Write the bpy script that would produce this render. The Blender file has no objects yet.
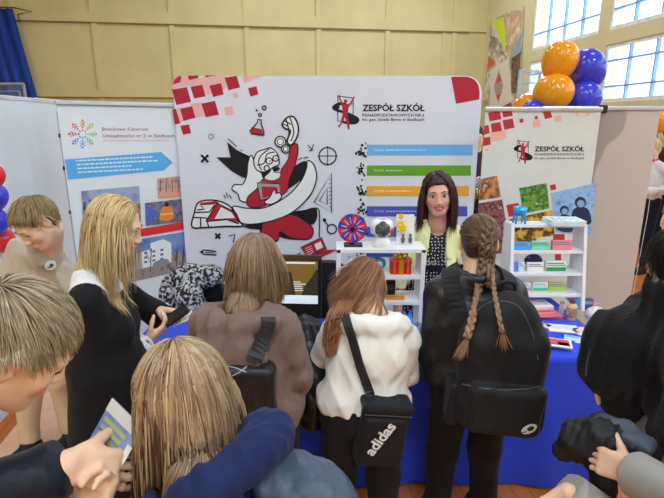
import bpy, bmesh, math, random
import numpy as np
from mathutils import Vector, Matrix
random.seed(7); rng = np.random.default_rng(7)
SC = bpy.context.scene
COL = SC.collection
# ------------------------------------------------------------------ camera
CAM_H, PITCH, FPX = 1.9, math.radians(14.5), 490.0
SP, CP = math.sin(PITCH), math.cos(PITCH)
def ray(x, y):
    u = (x-332)/FPX; v = (249-y)/FPX
    return u, CP+v*SP, -SP+v*CP
def at(x, y, Y):                       # point of the room at depth Y seen at x, y
    a, b, e = ray(x, y); t = Y/b
    return Vector((a*t, Y, CAM_H+e*t))
def onz(x, y, z):                      # point on the level z
    a, b, e = ray(x, y); t = (z-CAM_H)/e
    return Vector((a*t, b*t, z))
def onplane(x, y, p, n):
    d = Vector(ray(x, y)); o = Vector((0, 0, CAM_H)); p = Vector(p); n = Vector(n)
    t = (p-o).dot(n)/d.dot(n)
    return o+d*t
cam = bpy.data.cameras.new('camera'); cam_o = bpy.data.objects.new('camera', cam); COL.objects.link(cam_o)
cam.sensor_width = 36; cam.lens = FPX/664*36; cam.clip_start = .02
cam_o.location = (0, 0, CAM_H); cam_o.rotation_euler = (math.pi/2-PITCH, 0, 0)
SC.camera = cam_o
SC.view_settings.view_transform = 'Standard'; SC.view_settings.look = 'None'
SC.view_settings.gamma = 1; SC.view_settings.use_curve_mapping = False
SC.view_settings.exposure = 0
# ------------------------------------------------------------------ materials
def lin(v):
    v /= 255.0
    return v/12.92 if v <= .04045 else ((v+.055)/1.055)**2.4
def col(r, g, b, k=.76):
    return tuple(min(.92, lin(q)/k) for q in (r, g, b))+(1,)
MC = {}
def mat(name, c, rough=.6, var=.12, scale=8., bump=0., bscale=60., spec=.4, metal=0., c2=None, stretch=(1, 1, 1), sheen=0., trans=0., alpha=1.):
    """procedural surface: colour broken up by noise, optional bump"""
    if name in MC: return MC[name]
    m = bpy.data.materials.new(name); m.use_nodes = True; MC[name] = m
    nt = m.node_tree; N = nt.nodes; L = nt.links
    p = N['Principled BSDF']
    tc = N.new('ShaderNodeTexCoord'); mp = N.new('ShaderNodeMapping'); mp.inputs['Scale'].default_value = stretch
    L.new(tc.outputs['Object'], mp.inputs['Vector'])
    nz = N.new('ShaderNodeTexNoise'); nz.inputs['Scale'].default_value = scale; nz.inputs['Detail'].default_value = 5
    L.new(mp.outputs[0], nz.inputs['Vector'])
    rp = N.new('ShaderNodeValToRGB')
    a = tuple(q*(1-var) for q in c[:3])+(1,); b = tuple(min(.95, q*(1+var)) for q in c[:3])+(1,)
    if c2: a, b = c, c2
    rp.color_ramp.elements[0].position = .32; rp.color_ramp.elements[1].position = .68
    rp.color_ramp.elements[0].color = a; rp.color_ramp.elements[1].color = b
    L.new(nz.outputs['Fac'], rp.inputs['Fac']); L.new(rp.outputs['Color'], p.inputs['Base Color'])
    p.inputs['Roughness'].default_value = rough; p.inputs['Metallic'].default_value = metal
    p.inputs['Specular IOR Level'].default_value = spec
    if sheen: p.inputs['Sheen Weight'].default_value = sheen
    if trans: p.inputs['Transmission Weight'].default_value = trans
    if alpha < 1: p.inputs['Alpha'].default_value = alpha
    if bump:
        n2 = N.new('ShaderNodeTexNoise'); n2.inputs['Scale'].default_value = bscale; n2.inputs['Detail'].default_value = 6
        L.new(mp.outputs[0], n2.inputs['Vector'])
        bp = N.new('ShaderNodeBump'); bp.inputs['Strength'].default_value = bump; bp.inputs['Distance'].default_value = .01
        L.new(n2.outputs['Fac'], bp.inputs['Height']); L.new(bp.outputs[0], p.inputs['Normal'])
    return m
def ink(r, g, b):
    return mat('ink_%d_%d_%d' % (r, g, b), col(r, g, b), rough=.55, var=.03, scale=5, spec=.3)
def picture(name, cols, scale=14., stretch=(1, 1, 1)):
    """mottled print: noise through a colour ramp"""
    if name in MC: return MC[name]
    m = mat(name, col(*cols[0]), rough=.5, scale=scale, spec=.3, stretch=stretch)
    r = [n for n in m.node_tree.nodes if n.type == 'VALTORGB'][0].color_ramp
    while len(r.elements) > 1: r.elements.remove(r.elements[-1])
    r.elements[0].position = .3; r.elements[0].color = col(*cols[0])
    for i, q in enumerate(cols[1:]):
        e = r.elements.new(.3+.4*(i+1)/(len(cols)-1)); e.color = col(*q)
    return m
# ------------------------------------------------------------------ mesh helpers
def link(name, me, parent=None, mats=()):
    o = bpy.data.objects.new(name, me); COL.objects.link(o)
    for m in mats: me.materials.append(m)
    if parent is not None: o.parent = parent
    return o
def tag(o, label=None, cat=None, group=None, kind=None):
    for k, v in (('label', label), ('category', cat), ('group', group), ('kind', kind)):
        if v: o[k] = v
    return o
def root(name, label, cat, loc=(0, 0, 0), group=None, rz=0.):
    o = bpy.data.objects.new(name, None); COL.objects.link(o); o.location = loc; o.rotation_euler = (0, 0, rz)
    o.empty_display_size = .1
    return tag(o, label, cat, group)
class MB:
    """collects boxes, tubes, lathes... into one bmesh"""
    def __init__(s): s.bm = bmesh.new(); s.mi = 0
    def _f(s, vs):
        try:
            f = s.bm.faces.new(vs); f.material_index = s.mi; return f
        except ValueError: return None
    def box(s, x0, x1, y0, y1, z0, z1, M=None):
        P = [Vector((x, y, z)) for x in (x0, x1) for y in (y0, y1) for z in (z0, z1)]
        if M is not None: P = [M@q for q in P]
        v = [s.bm.verts.new(q) for q in P]
        for f in ((0, 1, 3, 2), (4, 6, 7, 5), (0, 4, 5, 1), (2, 3, 7, 6), (0, 2, 6, 4), (1, 5, 7, 3)): s._f([v[i] for i in f])
        return s
    def rbox(s, x0, x1, y0, y1, z0, z1, r=.01, M=None, seg=2):
        b = bmesh.new(); t = MB.__new__(MB); t.bm = b; t.mi = 0; t.box(x0, x1, y0, y1, z0, z1)
        bmesh.ops.bevel(b, geom=b.edges[:], offset=r, segments=seg, affect='EDGES', profile=.5)
        return s.join(b, M)
    def join(s, b, M=None):
        mp = {}
        for v in b.verts: mp[v] = s.bm.verts.new(M@v.co if M is not None else v.co)
        for f in b.faces: s._f([mp[v] for v in f.verts])
        b.free(); return s
    def tube(s, pts, r, n=8, cap=True, flat=1.0):
        pts = [Vector(p) for p in pts]
        rs = r if hasattr(r, '__len__') else [r]*len(pts)
        rings = []; up = None
        for i, p in enumerate(pts):
            d = (pts[min(i+1, len(pts)-1)]-pts[max(i-1, 0)])
            if d.length < 1e-9: d = Vector((0, 0, 1))
            d.normalize()
            if up is None:
                up = Vector((0, 0, 1)) if abs(d.z) < .9 else Vector((1, 0, 0))
            up = (up-d*up.dot(d))
            if up.length < 1e-6: up = d.orthogonal()
            up.normalize(); sd = d.cross(up)
            rings.append([s.bm.verts.new(p+(sd*math.cos(a)+up*math.sin(a)*flat)*rs[i]) for a in [2*math.pi*k/n for k in range(n)]])
        for a, b in zip(rings, rings[1:]):
            for k in range(n): s._f([a[k], a[(k+1) % n], b[(k+1) % n], b[k]])
        if cap:
            s._f(rings[0][::-1]); s._f(rings[-1])
        return s
    def lathe(s, prof, c=(0, 0, 0), n=24, M=None):
        rings = []
        for r, z in prof:
            ring = []
            for k in range(n):
                a = 2*math.pi*k/n; q = Vector((c[0]+r*math.cos(a), c[1]+r*math.sin(a), c[2]+z))
                ring.append(s.bm.verts.new(M@q if M is not None else q))
            rings.append(ring)
        for a, b in zip(rings, rings[1:]):
            for k in range(n): s._f([a[k], a[(k+1) % n], b[(k+1) % n], b[k]])
        s._f(rings[0][::-1]); s._f(rings[-1])
        return s
    def ball(s, c, r, M=None, u=20, v=12):
        r = r if hasattr(r, '__len__') else (r, r, r)
        prof = []
        rings = []
        for i in range(1, v):
            th = math.pi*i/v; ring = []
            for k in range(u):
                a = 2*math.pi*k/u; q = Vector((r[0]*math.sin(th)*math.cos(a), r[1]*math.sin(th)*math.sin(a), -r[2]*math.cos(th)))
                if M is not None: q = M@q
                ring.append(s.bm.verts.new(q+Vector(c)))
            rings.append(ring)
        def pole(z):
            q = Vector((0, 0, z)); q = M@q if M is not None else q
            return s.bm.verts.new(q+Vector(c))
        a, b = pole(-r[2]), pole(r[2])
        for k in range(u):
            s._f([a, rings[0][(k+1) % u], rings[0][k]]); s._f([b, rings[-1][k], rings[-1][(k+1) % u]])
        for p, q in zip(rings, rings[1:]):
            for k in range(u): s._f([p[k], p[(k+1) % u], q[(k+1) % u], q[k]])
        return s
    def prism(s, outline, h0, h1, M=None):
        """outline (x, z) pushed along y from h0 to h1"""
        T = (lambda q: M@q) if M is not None else (lambda q: q)
        a = [s.bm.verts.new(T(Vector((x, h0, z)))) for x, z in outline]; b = [s.bm.verts.new(T(Vector((x, h1, z)))) for x, z in outline]
        s._f(a); s._f(b[::-1]); n = len(a)
        for k in range(n): s._f([a[k], b[k], b[(k+1) % n], a[(k+1) % n]])
        return s
    def poly(s, pts, mi=None):
        if mi is not None: s.mi = mi
        return s._f([s.bm.verts.new(Vector(p)) for p in pts])
    def build(s, name, mats, parent=None, smooth=False, recalc=True, shift=None):
        if recalc: bmesh.ops.recalc_face_normals(s.bm, faces=s.bm.faces[:])
        if shift is not None: bmesh.ops.translate(s.bm, vec=-Vector(shift), verts=s.bm.verts[:])
        me = bpy.data.meshes.new(name); s.bm.to_mesh(me); s.bm.free()
        if smooth:
            me.polygons.foreach_set('use_smooth', [True]*len(me.polygons))
        o = link(name, me, parent, mats if isinstance(mats, (list, tuple)) else [mats])
        return o
def copy_tree(o, parent=None):
    c = o.copy(); COL.objects.link(c)
    if parent is not None: c.parent = parent
    for ch in [q for q in bpy.data.objects if q.parent == o]: copy_tree(ch, c)
    return c
def cr(pts, n=6, closed=False):
    """smooth curve through points"""
    P = [tuple(p) for p in pts]; out = []; k = len(P); D = len(P[0])
    g = (lambda i: P[i % k]) if closed else (lambda i: P[max(0, min(k-1, i))])
    for i in range(k if closed else k-1):
        a, b, c, d = g(i-1), g(i), g(i+1), g(i+2)
        for j in range(n):
            t = j/n
            out.append(tuple(.5*(2*b[q]+(c[q]-a[q])*t+(2*a[q]-5*b[q]+4*c[q]-d[q])*t*t+(3*b[q]-a[q]-3*c[q]+d[q])*t**3) for q in range(D)))
    if not closed: out.append(P[-1])
    return out
# ------------------------------------------------------------------ flat prints on real planes
class Art:
    """artwork drawn flat on a plane standing in the room (p: a point of it, n: its normal towards the viewer)"""
    def __init__(s, p, n, base=.001):
        s.p = Vector(p); s.n = Vector(n).normalized(); s.off = base; s.v = []; s.f = []; s.mi = []; s.mats = []
    def m(s, mt):
        if mt not in s.mats: s.mats.append(mt)
        return s.mats.index(mt)
    def up(s): s.off += .000025; return s.off
    def q(s, x, y): return onplane(x, y, s.p, s.n)+s.n*s.off
    def poly(s, pts, mt):
        s.up(); k = len(s.v); i = s.m(mt)
        s.v += [s.q(x, y) for x, y in pts]; s.f.append(list(range(k, k+len(pts)))); s.mi.append(i)
    def rect(s, x0, y0, x1, y1, mt): s.poly([(x0, y0), (x1, y0), (x1, y1), (x0, y1)], mt)
    def line(s, pts, w, mt, closed=False):
        s.up(); i = s.m(mt); n = len(pts); L = []
        for k in range(n):
            a = pts[(k-1) % n] if closed or k else pts[0]; b = pts[(k+1) % n] if closed or k < n-1 else pts[-1]
            dx, dy = b[0]-a[0], b[1]-a[1]; d = math.hypot(dx, dy) or 1
            L.append((-dy/d*w/2, dx/d*w/2))
        k0 = len(s.v)
        for (x, y), (a, b) in zip(pts, L): s.v += [s.q(x+a, y+b), s.q(x-a, y-b)]
        for k in range(n if closed else n-1):
            a = k0+2*k; b = k0+2*((k+1) % n)
            s.f.append([a, b, b+1, a+1]); s.mi.append(i)
    def disc(s, x, y, r, mt, ry=None, n=20):
        s.poly([(x+r*math.cos(2*math.pi*k/n), y+(ry or r)*math.sin(2*math.pi*k/n)) for k in range(n)], mt)
    def ring(s, x, y, r, w, mt, ry=None, n=24):
        s.line([(x+r*math.cos(2*math.pi*k/n), y+(ry or r)*math.sin(2*math.pi*k/n)) for k in range(n)], w, mt, True)
    def shape(s, pts, fill, w=0, edge=None, n=5, smooth=True):
        c = cr(pts, n, True) if smooth else pts
        if fill: s.poly(c, fill)
        if w: s.line(c, w, edge, True)
    def text(s, body, x0, x1, y, mt, h=None, bold=0., slope=0.):
        """lettering from x0 to x1 with its baseline at y (h: capital height)"""
        c = bpy.data.curves.new('lettering', 'FONT'); c.body = body; c.offset = bold; c.resolution_u = 2
        o = bpy.data.objects.new('lettering', c); COL.objects.link(o)
        me = bpy.data.meshes.new_from_object(o.evaluated_get(bpy.context.evaluated_depsgraph_get()))
        bpy.data.objects.remove(o); bpy.data.curves.remove(c)
        if not me.vertices: return
        X = [v.co.x for v in me.vertices]; a, b = min(X), max(X); k = (x1-x0)/(b-a); ky = h/.73 if h else k
        s.up(); i = s.m(mt); k0 = len(s.v)
        s.v += [s.q(x0+(v.co.x-a)*k, y+slope*(v.co.x-a)*k-v.co.y*ky) for v in me.vertices]
        for f in me.polygons: s.f.append([k0+q for q in f.vertices]); s.mi.append(i)
        bpy.data.meshes.remove(me)
    def build(s, name, parent):
        inv = parent.matrix_world.inverted() if parent.parent else Matrix.Translation(-parent.location)
        me = bpy.data.meshes.new(name); me.from_pydata([tuple(q-parent.location) for q in s.v], [], s.f)
        o = link(name, me, parent, s.mats)
        me.polygons.foreach_set('material_index', s.mi); me.update()
        s.v = []; s.f = []; s.mi = []; s.mats = []
        return o
# ================================================================== THE SPORTS HALL
YAW = math.radians(8); RH = Matrix.Rotation(YAW, 4, 'Z')
XL, XR, YB, YF, HC = -12., 6.76, 15., -9., 7.2
def hallobj(mb, name, m, parent=None):
    o = mb.build(name, m, parent)
    if parent is None: o.matrix_world = RH; tag(o, kind='structure')
    return o
M_wall = mat('wall_paint', col(198, 187, 140), rough=.75, var=.05, scale=1.2, bump=.05, bscale=30)
M_wall2 = mat('wall_paint_side', col(196, 186, 146), rough=.75, var=.04, scale=1.2, bump=.05, bscale=30)
M_ceil = mat('ceiling_paint', (.72, .70, .62, 1), rough=.8, var=.04)
def floor_mat():
    m = mat('hall_floor', col(176, 104, 52), rough=.32, spec=.5)
    nt = m.node_tree; N = nt.nodes; L = nt.links; p = N['Principled BSDF']
    tc = [n for n in N if n.type == 'TEX_COORD'][0]
    # narrow boards along the hall
    br = N.new('ShaderNodeTexBrick'); br.offset = .5
    mp = N.new('ShaderNodeMapping'); mp.inputs['Rotation'].default_value = (0, 0, math.pi/2)
    L.new(tc.outputs['Object'], mp.inputs['Vector']); L.new(mp.outputs[0], br.inputs['Vector'])
    br.inputs['Scale'].default_value = 1; br.inputs['Brick Width'].default_value = 1.2; br.inputs['Row Height'].default_value = .09
    br.inputs['Mortar Size'].default_value = .002; br.inputs['Color1'].default_value = col(184, 110, 56); br.inputs['Color2'].default_value = col(166, 94, 46)
    br.inputs['Mortar'].default_value = col(110, 60, 30)
    # painted pale field beyond the court line
    sx = N.new('ShaderNodeSeparateXYZ'); L.new(tc.outputs['Object'], sx.inputs[0])
    lt = N.new('ShaderNodeMath'); lt.operation = 'LESS_THAN'; L.new(sx.outputs[0], lt.inputs[0]); lt.inputs[1].default_value = -.8
    gt = N.new('ShaderNodeMath'); gt.operation = 'GREATER_THAN'; L.new(sx.outputs[1], gt.inputs[0]); gt.inputs[1].default_value = 4.2
    g2 = N.new('ShaderNodeMath'); g2.operation = 'GREATER_THAN'; L.new(sx.outputs[0], g2.inputs[0]); g2.inputs[1].default_value = -1.64
    gm_ = N.new('ShaderNodeMath'); gm_.operation = 'MAXIMUM'; L.new(gt.outputs[0], gm_.inputs[0]); L.new(g2.outputs[0], gm_.inputs[1])
    mu = N.new('ShaderNodeMath'); mu.operation = 'MULTIPLY'; L.new(lt.outputs[0], mu.inputs[0]); L.new(gm_.outputs[0], mu.inputs[1])
    mx = N.new('ShaderNodeMix'); mx.data_type = 'RGBA'
    L.new(mu.outputs[0], mx.inputs['Factor']); L.new(br.outputs['Color'], mx.inputs['A'])
    rp = [n for n in N if n.type == 'VALTORGB'][0]
    rp.color_ramp.elements[0].color = col(206, 158, 126); rp.color_ramp.elements[1].color = col(218, 174, 142)
    L.new(rp.outputs['Color'], mx.inputs['B']); L.new(mx.outputs['Result'], p.inputs['Base Color'])
    return m
b = MB(); b.box(XL, XR, YF, YB, -.1, 0); hallobj(b, 'floor', floor_mat())
b = MB(); b.box(XL, XR, YF, YB, HC, HC+.1); hallobj(b, 'ceiling', M_ceil)
b = MB(); b.box(XL-.2, XL, YF, YB, 0, HC); hallobj(b, 'wall_left', M_wall)
b = MB(); b.box(XL, XR, YF-.2, YF, 0, HC); hallobj(b, 'wall_front', M_wall)
# back wall: boarded fields between raised rails and posts
b = MB(); b.box(XL, XR+.3, YB, YB+.2, 0, HC)
for z0, z1 in ((2.58, 2.76), (4.5, 4.78), (6.5, 6.7), (.0, .2)): b.box(XL, XR, YB-.05, YB, z0, z1)
for x in np.arange(-10.4, 6.2, 2.02):
    b.box(x-.07, x+.07, YB-.049, YB, 0, HC)
b.box(5.4, 5.5, YB-.03, YB, 0, HC)
hallobj(b, 'wall_back', M_wall)
b = MB()  # dark strips standing in for the shade below the rails
for z in (4.5, 2.58): b.box(XL, 6.2, YB-.056, YB-.004, z-.035, z)
hallobj(b, 'painted_shade_1', mat('rail_shade_paint', col(120, 104, 66), rough=.8))
# right wall with two rows of windows
bays = [(12.32, 9.74), (9.46, 6.88), (6.60, 4.02), (3.74, 1.16), (.88, -1.70), (-1.98, -4.56)]
rows = [(2.28, 3.36), (3.62, 5.05)]
b = MB(); T = .3
edges = [YB]+[q for a in bays for q in a]+[YF]
for i in range(0, len(edges), 2): b.box(XR, XR+T, edges[i+1], edges[i], 0, HC)
for y1, y0 in bays:
    zz = [0]+[q for a in rows for q in a]+[HC]
    for i in range(0, len(zz), 2): b.box(XR, XR+T, y0, y1, zz[i], zz[i+1])
hallobj(b, 'wall_right', M_wall2)
M_wframe = mat('window_frame_paint', col(206, 210, 206), rough=.5)
M_munt = mat('window_bars', col(126, 160, 206), rough=.5)
M_pane = bpy.data.materials.new('window_glass'); M_pane.use_nodes = True
_n = M_pane.node_tree.nodes; _l = M_pane.node_tree.links; _n.clear()
_o = _n.new('ShaderNodeOutputMaterial'); _t = _n.new('ShaderNodeBsdfTransparent'); _g = _n.new('ShaderNodeBsdfGlossy'); _x = _n.new('ShaderNodeMixShader')
_z = _n.new('ShaderNodeTexNoise'); _z.inputs['Scale'].default_value = 2; _r = _n.new('ShaderNodeValToRGB')
_r.color_ramp.elements[0].color = (.86, .92, .96, 1); _r.color_ramp.elements[1].color = (.95, .98, 1, 1)
_l.new(_z.outputs['Fac'], _r.inputs[0]); _l.new(_r.outputs[0], _t.inputs[0])
_g.inputs['Roughness'].default_value = .05; _x.inputs[0].default_value = .06
_l.new(_t.outputs[0], _x.inputs[1]); _l.new(_g.outputs[0], _x.inputs[2]); _l.new(_x.outputs[0], _o.inputs[0])
wi = 0
for bi, (y1, y0) in enumerate(bays):
    for ri, (z0, z1) in enumerate(rows):
        wi += 1
        f = MB(); w = .07
        f.box(XR+.02, XR+.12, y0, y0+w, z0, z1); f.box(XR+.02, XR+.12, y1-w, y1, z0, z1)
        f.box(XR+.02, XR+.12, y0+w, y1-w, z0, z0+w); f.box(XR+.02, XR+.12, y0+w, y1-w, z1-w, z1)
        fo = hallobj(f, 'window_%d' % wi, M_wframe)
        m = MB()
        for k in range(1, 4): yy = y0+(y1-y0)*k/4; m.box(XR+.03, XR+.1, yy-.016, yy+.016, z0+w, z1-w)
        hz = [z0+.3, z1-.3] if ri == 0 else [z0+.38]
        for h in hz: m.box(XR+.03, XR+.1, y0+w, y1-w, h-.016, h+.016)
        hallobj(m, 'muntin', M_munt, fo)
        g = MB(); g.box(XR+.06, XR+.066, y0+w, y1-w, z0+w, z1-w); hallobj(g, 'pane', M_pane, fo)
        if ri == 0:
            v = MB(); v.box(XR+.012, XR+.02, y0, y1, z1-.26, z1); 
            v.bm.free()
def hall_pt(x, y, z): return RH@Vector((x, y, z))
# mural banner hanging on the side wall near the corner
mp_ = RH@Vector((XR-.02, 13.5, 0)); mn_ = (RH.to_3x3()@Vector((-1, 0, 0)))
r = root('mural_banner', 'tall patchwork banner of coloured triangles hanging high beside the gym windows', 'banner', mp_)
A = Art(mp_, mn_, .0)
b = MB()
def cr3(cx, cy): return 470+cx/4.61, cy/4.61      # measured on an enlarged view
def hallpoly(A, pts, m): A.poly([cr3(*q) for q in pts], m)
hallpoly(A, [(95, 95), (250, 25), (225, 490), (85, 520), (60, 490)], picture('mural_ground', [(188, 176, 150), (150, 140, 120), (206, 200, 180), (90, 80, 60)], 2.2))
hallpoly(A, [(100, 98), (155, 78), (168, 250)], ink(190, 205, 50))
hallpoly(A, [(158, 76), (252, 28), (238, 130), (176, 265)], picture('mural_tan', [(206, 180, 150), (176, 140, 110), (220, 206, 184)], 3))
hallpoly(A, [(95, 160), (130, 180), (165, 262), (92, 215)], picture('mural_stone', [(160, 156, 140), (110, 106, 96), (196, 190, 176)], 4))
hallpoly(A, [(84, 255), (120, 290), (80, 320)], ink(190, 96, 60))
hallpoly(A, [(238, 150), (232, 235), (185, 270)], ink(126, 152, 176))
hallpoly(A, [(190, 270), (235, 236), (225, 430), (190, 430)], picture('mural_brown', [(84, 66, 50), (120, 96, 74), (60, 46, 36), (150, 124, 96)], 6))
hallpoly(A, [(95, 320), (178, 268), (195, 480), (90, 520)], ink(202, 198, 190))
hallpoly(A, [(133, 315), (152, 395), (130, 478), (110, 402)], ink(150, 150, 146))
hallpoly(A, [(133, 335), (148, 372), (118, 388)], ink(196, 74, 56))
for k in range(3): A.line(cr([cr3(112+k*2, 392+k*17), cr3(125, 386+k*17), cr3(137, 396+k*17), cr3(150, 388+k*17)], 4), .9, ink(206, 90, 74))
hallpoly(A, [(118, 438), (144, 432), (130, 466)], ink(196, 74, 56))
hallpoly(A, [(150, 490), (190, 470), (195, 500), (150, 505)], ink(150, 60, 70))
A.build('printed_artwork', r)
# far basketball backboards
def backboard(c, w, h, label, rim):
    r = root('basketball_backboard', label, 'backboard', c); mw = mat('board_edge', col(160, 170, 176)); mg = mat('board_clear', col(150, 170, 180), alpha=.15, rough=.2)
    b = MB(); b.box(-w/2, w/2, -.015, .015, -h/2, h/2); b.build('panel', mg, r)
    b = MB(); e = .025
    for s in (-1, 1): b.box(s*w/2-e, s*w/2+e, -.02, .02, -h/2, h/2); b.box(-w/2, w/2, -.02, .02, s*h/2-e, s*h/2+e)
    for s in (-1, 1): b.box(s*.28-.02, s*.28+.02, -.025, -.016, -h*.3, h*.12)
    b.box(-.28, .28, -.025, -.016, h*.08, h*.12); b.box(-.28, .28, -.025, -.016, -h*.32, -h*.28); b.build('frame', mw, r)
    if rim:
        b = MB(); pts = [(.22*math.cos(a), -.3+.22*math.sin(a), -h*.4) for a in np.linspace(0, 2*math.pi, 17)]
        b.tube(pts, .02, 6); b.build('hoop', mat('hoop_red', col(176, 70, 50)), r)
    r.rotation_euler = (0, 0, rim if rim else 0)
    return r
p = at(529, 86, 10.9); backboard(p, .62, .6, 'small clear basketball backboard beside the gym windows behind the orange balloons', .5)
p = at(9, 93, 12.9); backboard(p, .8, .45, 'white outlined basketball backboard in front of the blue curtain', 0)
# bracket and blue curtain, upper corner
r = root('blue_curtain', 'long royal blue curtain hanging against the beige panelled wall', 'curtain', (hall_pt(-7.7, 14.75, 0)))

b = MB(); n = 40; top = []; bot = []
for k in range(n+1):
    t = k/n; x = -9.2+3.05*t; dz = .07*math.sin(k*1.9)+.03*math.sin(k*.7)
    top.append(RH@Vector((x-.1*t, 14.75+dz, 4.72))-r.location); bot.append(RH@Vector((x+.62*t-.1, 14.75+dz*1.3, 0.05))-r.location)
for k in range(n):
    for z0, z1 in ((0, .5), (.5, 1)):
        b.poly([top[k].lerp(bot[k], z0), top[k+1].lerp(bot[k+1], z0), top[k+1].lerp(bot[k+1], z1), top[k].lerp(bot[k], z1)])
bmesh.ops.remove_doubles(b.bm, verts=b.bm.verts[:], dist=.001)
o = b.build('drape', mat('curtain_blue', col(28, 62, 150), rough=.8, var=.25, scale=3, stretch=(6, 6, .3)), r, smooth=True, recalc=False)
sm = o.modifiers.new('thick', 'SOLIDIFY'); sm.thickness = .02
b = MB(); q0 = hall_pt(-6.15, 14.7, 4.74)-r.location; q1 = hall_pt(-5.75, 14.7, 4.66)-r.location
b.tube([hall_pt(-9.4, 14.7, 4.74)-r.location, q0, q1, hall_pt(-6.1, 14.7, 4.58)-r.location, hall_pt(-6.05, 14.7, 4.4)-r.location], .02, 6); b.build('rail', mat('rail_steel', col(80, 74, 60)), r)

# ================================================================== THE STAND: back display
M_fab = mat('display_fabric', col(203, 206, 217), rough=.6, var=.02, scale=3, bump=.02, bscale=40)
M_alu = mat('aluminium', col(176, 180, 184), rough=.35, metal=.6, var=.05)
M_blk = mat('black_plastic', (.012, .012, .013, 1), rough=.4, var=.2)
BLK = ink(22, 22, 26); RED = ink(164, 32, 50); PINK = ink(216, 164, 166); WHT = ink(214, 216, 224)
YP = 3.85
def rounded(x0, x1, z0, z1, r, corners=(1, 1, 1, 1), n=8):
    out = []
    for (cx, cz, a0, on) in ((x1-r, z1-r, 0, corners[1]), (x0+r, z1-r, 90, corners[0]), (x0+r, z0+r, 180, corners[2]), (x1-r, z0+r, 270, corners[3])):
        if not on:
            out.append((x1 if a0 in (0, 270) else x0, z1 if a0 in (0, 90) else z0)); continue
        for k in range(n+1):
            a = math.radians(a0+90*k/n); out.append((cx+r*math.cos(a), cz+r*math.sin(a)))
    return out
wall = root('display_wall', 'wide rounded white fabric display wall printed with a caped student drawing and coloured bars', 'display wall', (-.04, YP, 0))
xl, xr_, zt = -1.19, 1.125, 2.235
b = MB(); b.prism(rounded(xl, xr_, .06, zt, .13), 0, .05); b.build('fabric_panel', M_fab, wall, shift=(-.04, 0, 0))
for x in (-.9, .85): b = MB(); b.rbox(x-.04, x+.04, -.2, .3, 0, .02, .008); b.tube([(x, .02, .01), (x, .02, .3)], .016); b.build('foot', M_alu, wall, shift=(-.04, 0, 0))
A = Art((0, YP, 0), (0, -1, 0))
# -- corner squares (measured on an enlarged view of the corner)
def k1(x, y): return 170+x/6.22, 60+y/6.22
def sq(pts, m): A.poly([k1(*q) for q in pts], m)
sq([(72, 100), (118, 98), (128, 160), (62, 166)], PINK); sq([(125, 125), (250, 100), (352, 98), (345, 180), (240, 215), (130, 170)], PINK)
sq([(450, 98), (585, 96), (460, 142)], PINK); sq([(15, 150), (62, 150), (66, 166), (14, 178)], PINK)
sq([(45, 300), (130, 285), (135, 270), (205, 262), (215, 345), (150, 362), (70, 385), (55, 390)], PINK)
sq([(20, 145), (30, 120), (55, 100), (72, 100), (64, 140), (24, 150)], RED); sq([(110, 98), (178, 96), (178, 112), (120, 125)], RED); sq([(215, 97), (290, 95), (224, 108)], RED)
sq([(12, 184), (106, 168), (132, 260), (40, 280)], RED); sq([(128, 168), (200, 154), (222, 226), (150, 240)], RED); sq([(245, 160), (318, 144), (335, 214), (268, 230)], RED); sq([(340, 110), (415, 98), (436, 170), (364, 188)], RED)
sq([(486, 176), (538, 163), (550, 214), (500, 228)], RED); sq([(18, 308), (38, 304), (64, 394), (30, 400)], RED); sq([(64, 304), (138, 288), (158, 360), (84, 378)], RED)
sq([(196, 272), (280, 254), (304, 340), (222, 356)], RED); sq([(64, 410), (118, 400), (132, 455), (82, 465)], RED); sq([(336, 295), (388, 285), (398, 338), (350, 346)], PINK); sq([(390, 210), (420, 204), (426, 232), (400, 238)], PINK)
A.poly([(451, 77), (462, 76.6)]+cr([(468, 77), (474, 79.5), (478, 85), (479.5, 93), (479, 99)], 4)+[(479, 99.5), (456, 103.8)], RED)
A.build('print', wall)
# -- school logo and name
def logo(A, f, s):
    """frame, S curve and figure; f maps logo units to the print"""
    L = lambda pts: [f(*q) for q in pts]
    A.line(L(cr([(105, 95), (60, 90), (22, 115), (40, 132), (100, 150), (150, 170), (186, 195), (170, 218), (110, 218), (75, 205)], 6)), 17*s, BLK)
    A.poly(L(cr([(22, 118), (35, 104), (60, 100), (62, 120), (45, 135), (28, 130)], 4, True)), BLK)
    A.poly(L(cr([(120, 160), (165, 170), (192, 195), (180, 218), (140, 222), (122, 200)], 4, True)), BLK)
    for x0, y0, x1, y1 in ((52, 40, 52, 205), (155, 50, 152, 215), (48, 40, 160, 54), (50, 205, 110, 215), (50, 100, 155, 92)): A.line([f(x0, y0), f(x1, y1)], 5.5*s, BLK)
    A.poly(L([(88, 92), (118, 92), (124, 100), (150, 56), (160, 40), (166, 46), (150, 78), (124, 118), (120, 150), (116, 175), (130, 225), (130, 262), (118, 262), (112, 225), (98, 180), (84, 215), (64, 248), (50, 246), (68, 222), (84, 160), (82, 115), (66, 70), (54, 36), (62, 32), (72, 60)]), RED)
    x, y = f(103, 74); A.disc(x, y, 12*s, RED); x, y = f(58, 20); A.ring(x, y, 11*s, 2.5*s, PINK)
logo(A, lambda x, y: (330+x/6.64, 90+y/6.64), 1/6.64)
A.build('printed_logo', wall)
A.text('ZESPÓŁ SZKÓŁ', 362.3, 424.6, 111, BLK, h=6.6, bold=.03)
A.text('PONADPODSTAWOWYCH NR 6', 362.3, 424.2, 116.6, BLK, h=3.1, bold=.015)
A.text('im. gen. Józefa Bema w Siedlcach', 362.3, 424.2, 120.8, BLK, h=2.9, bold=.01)
A.build('printed_lettering', wall)
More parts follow.
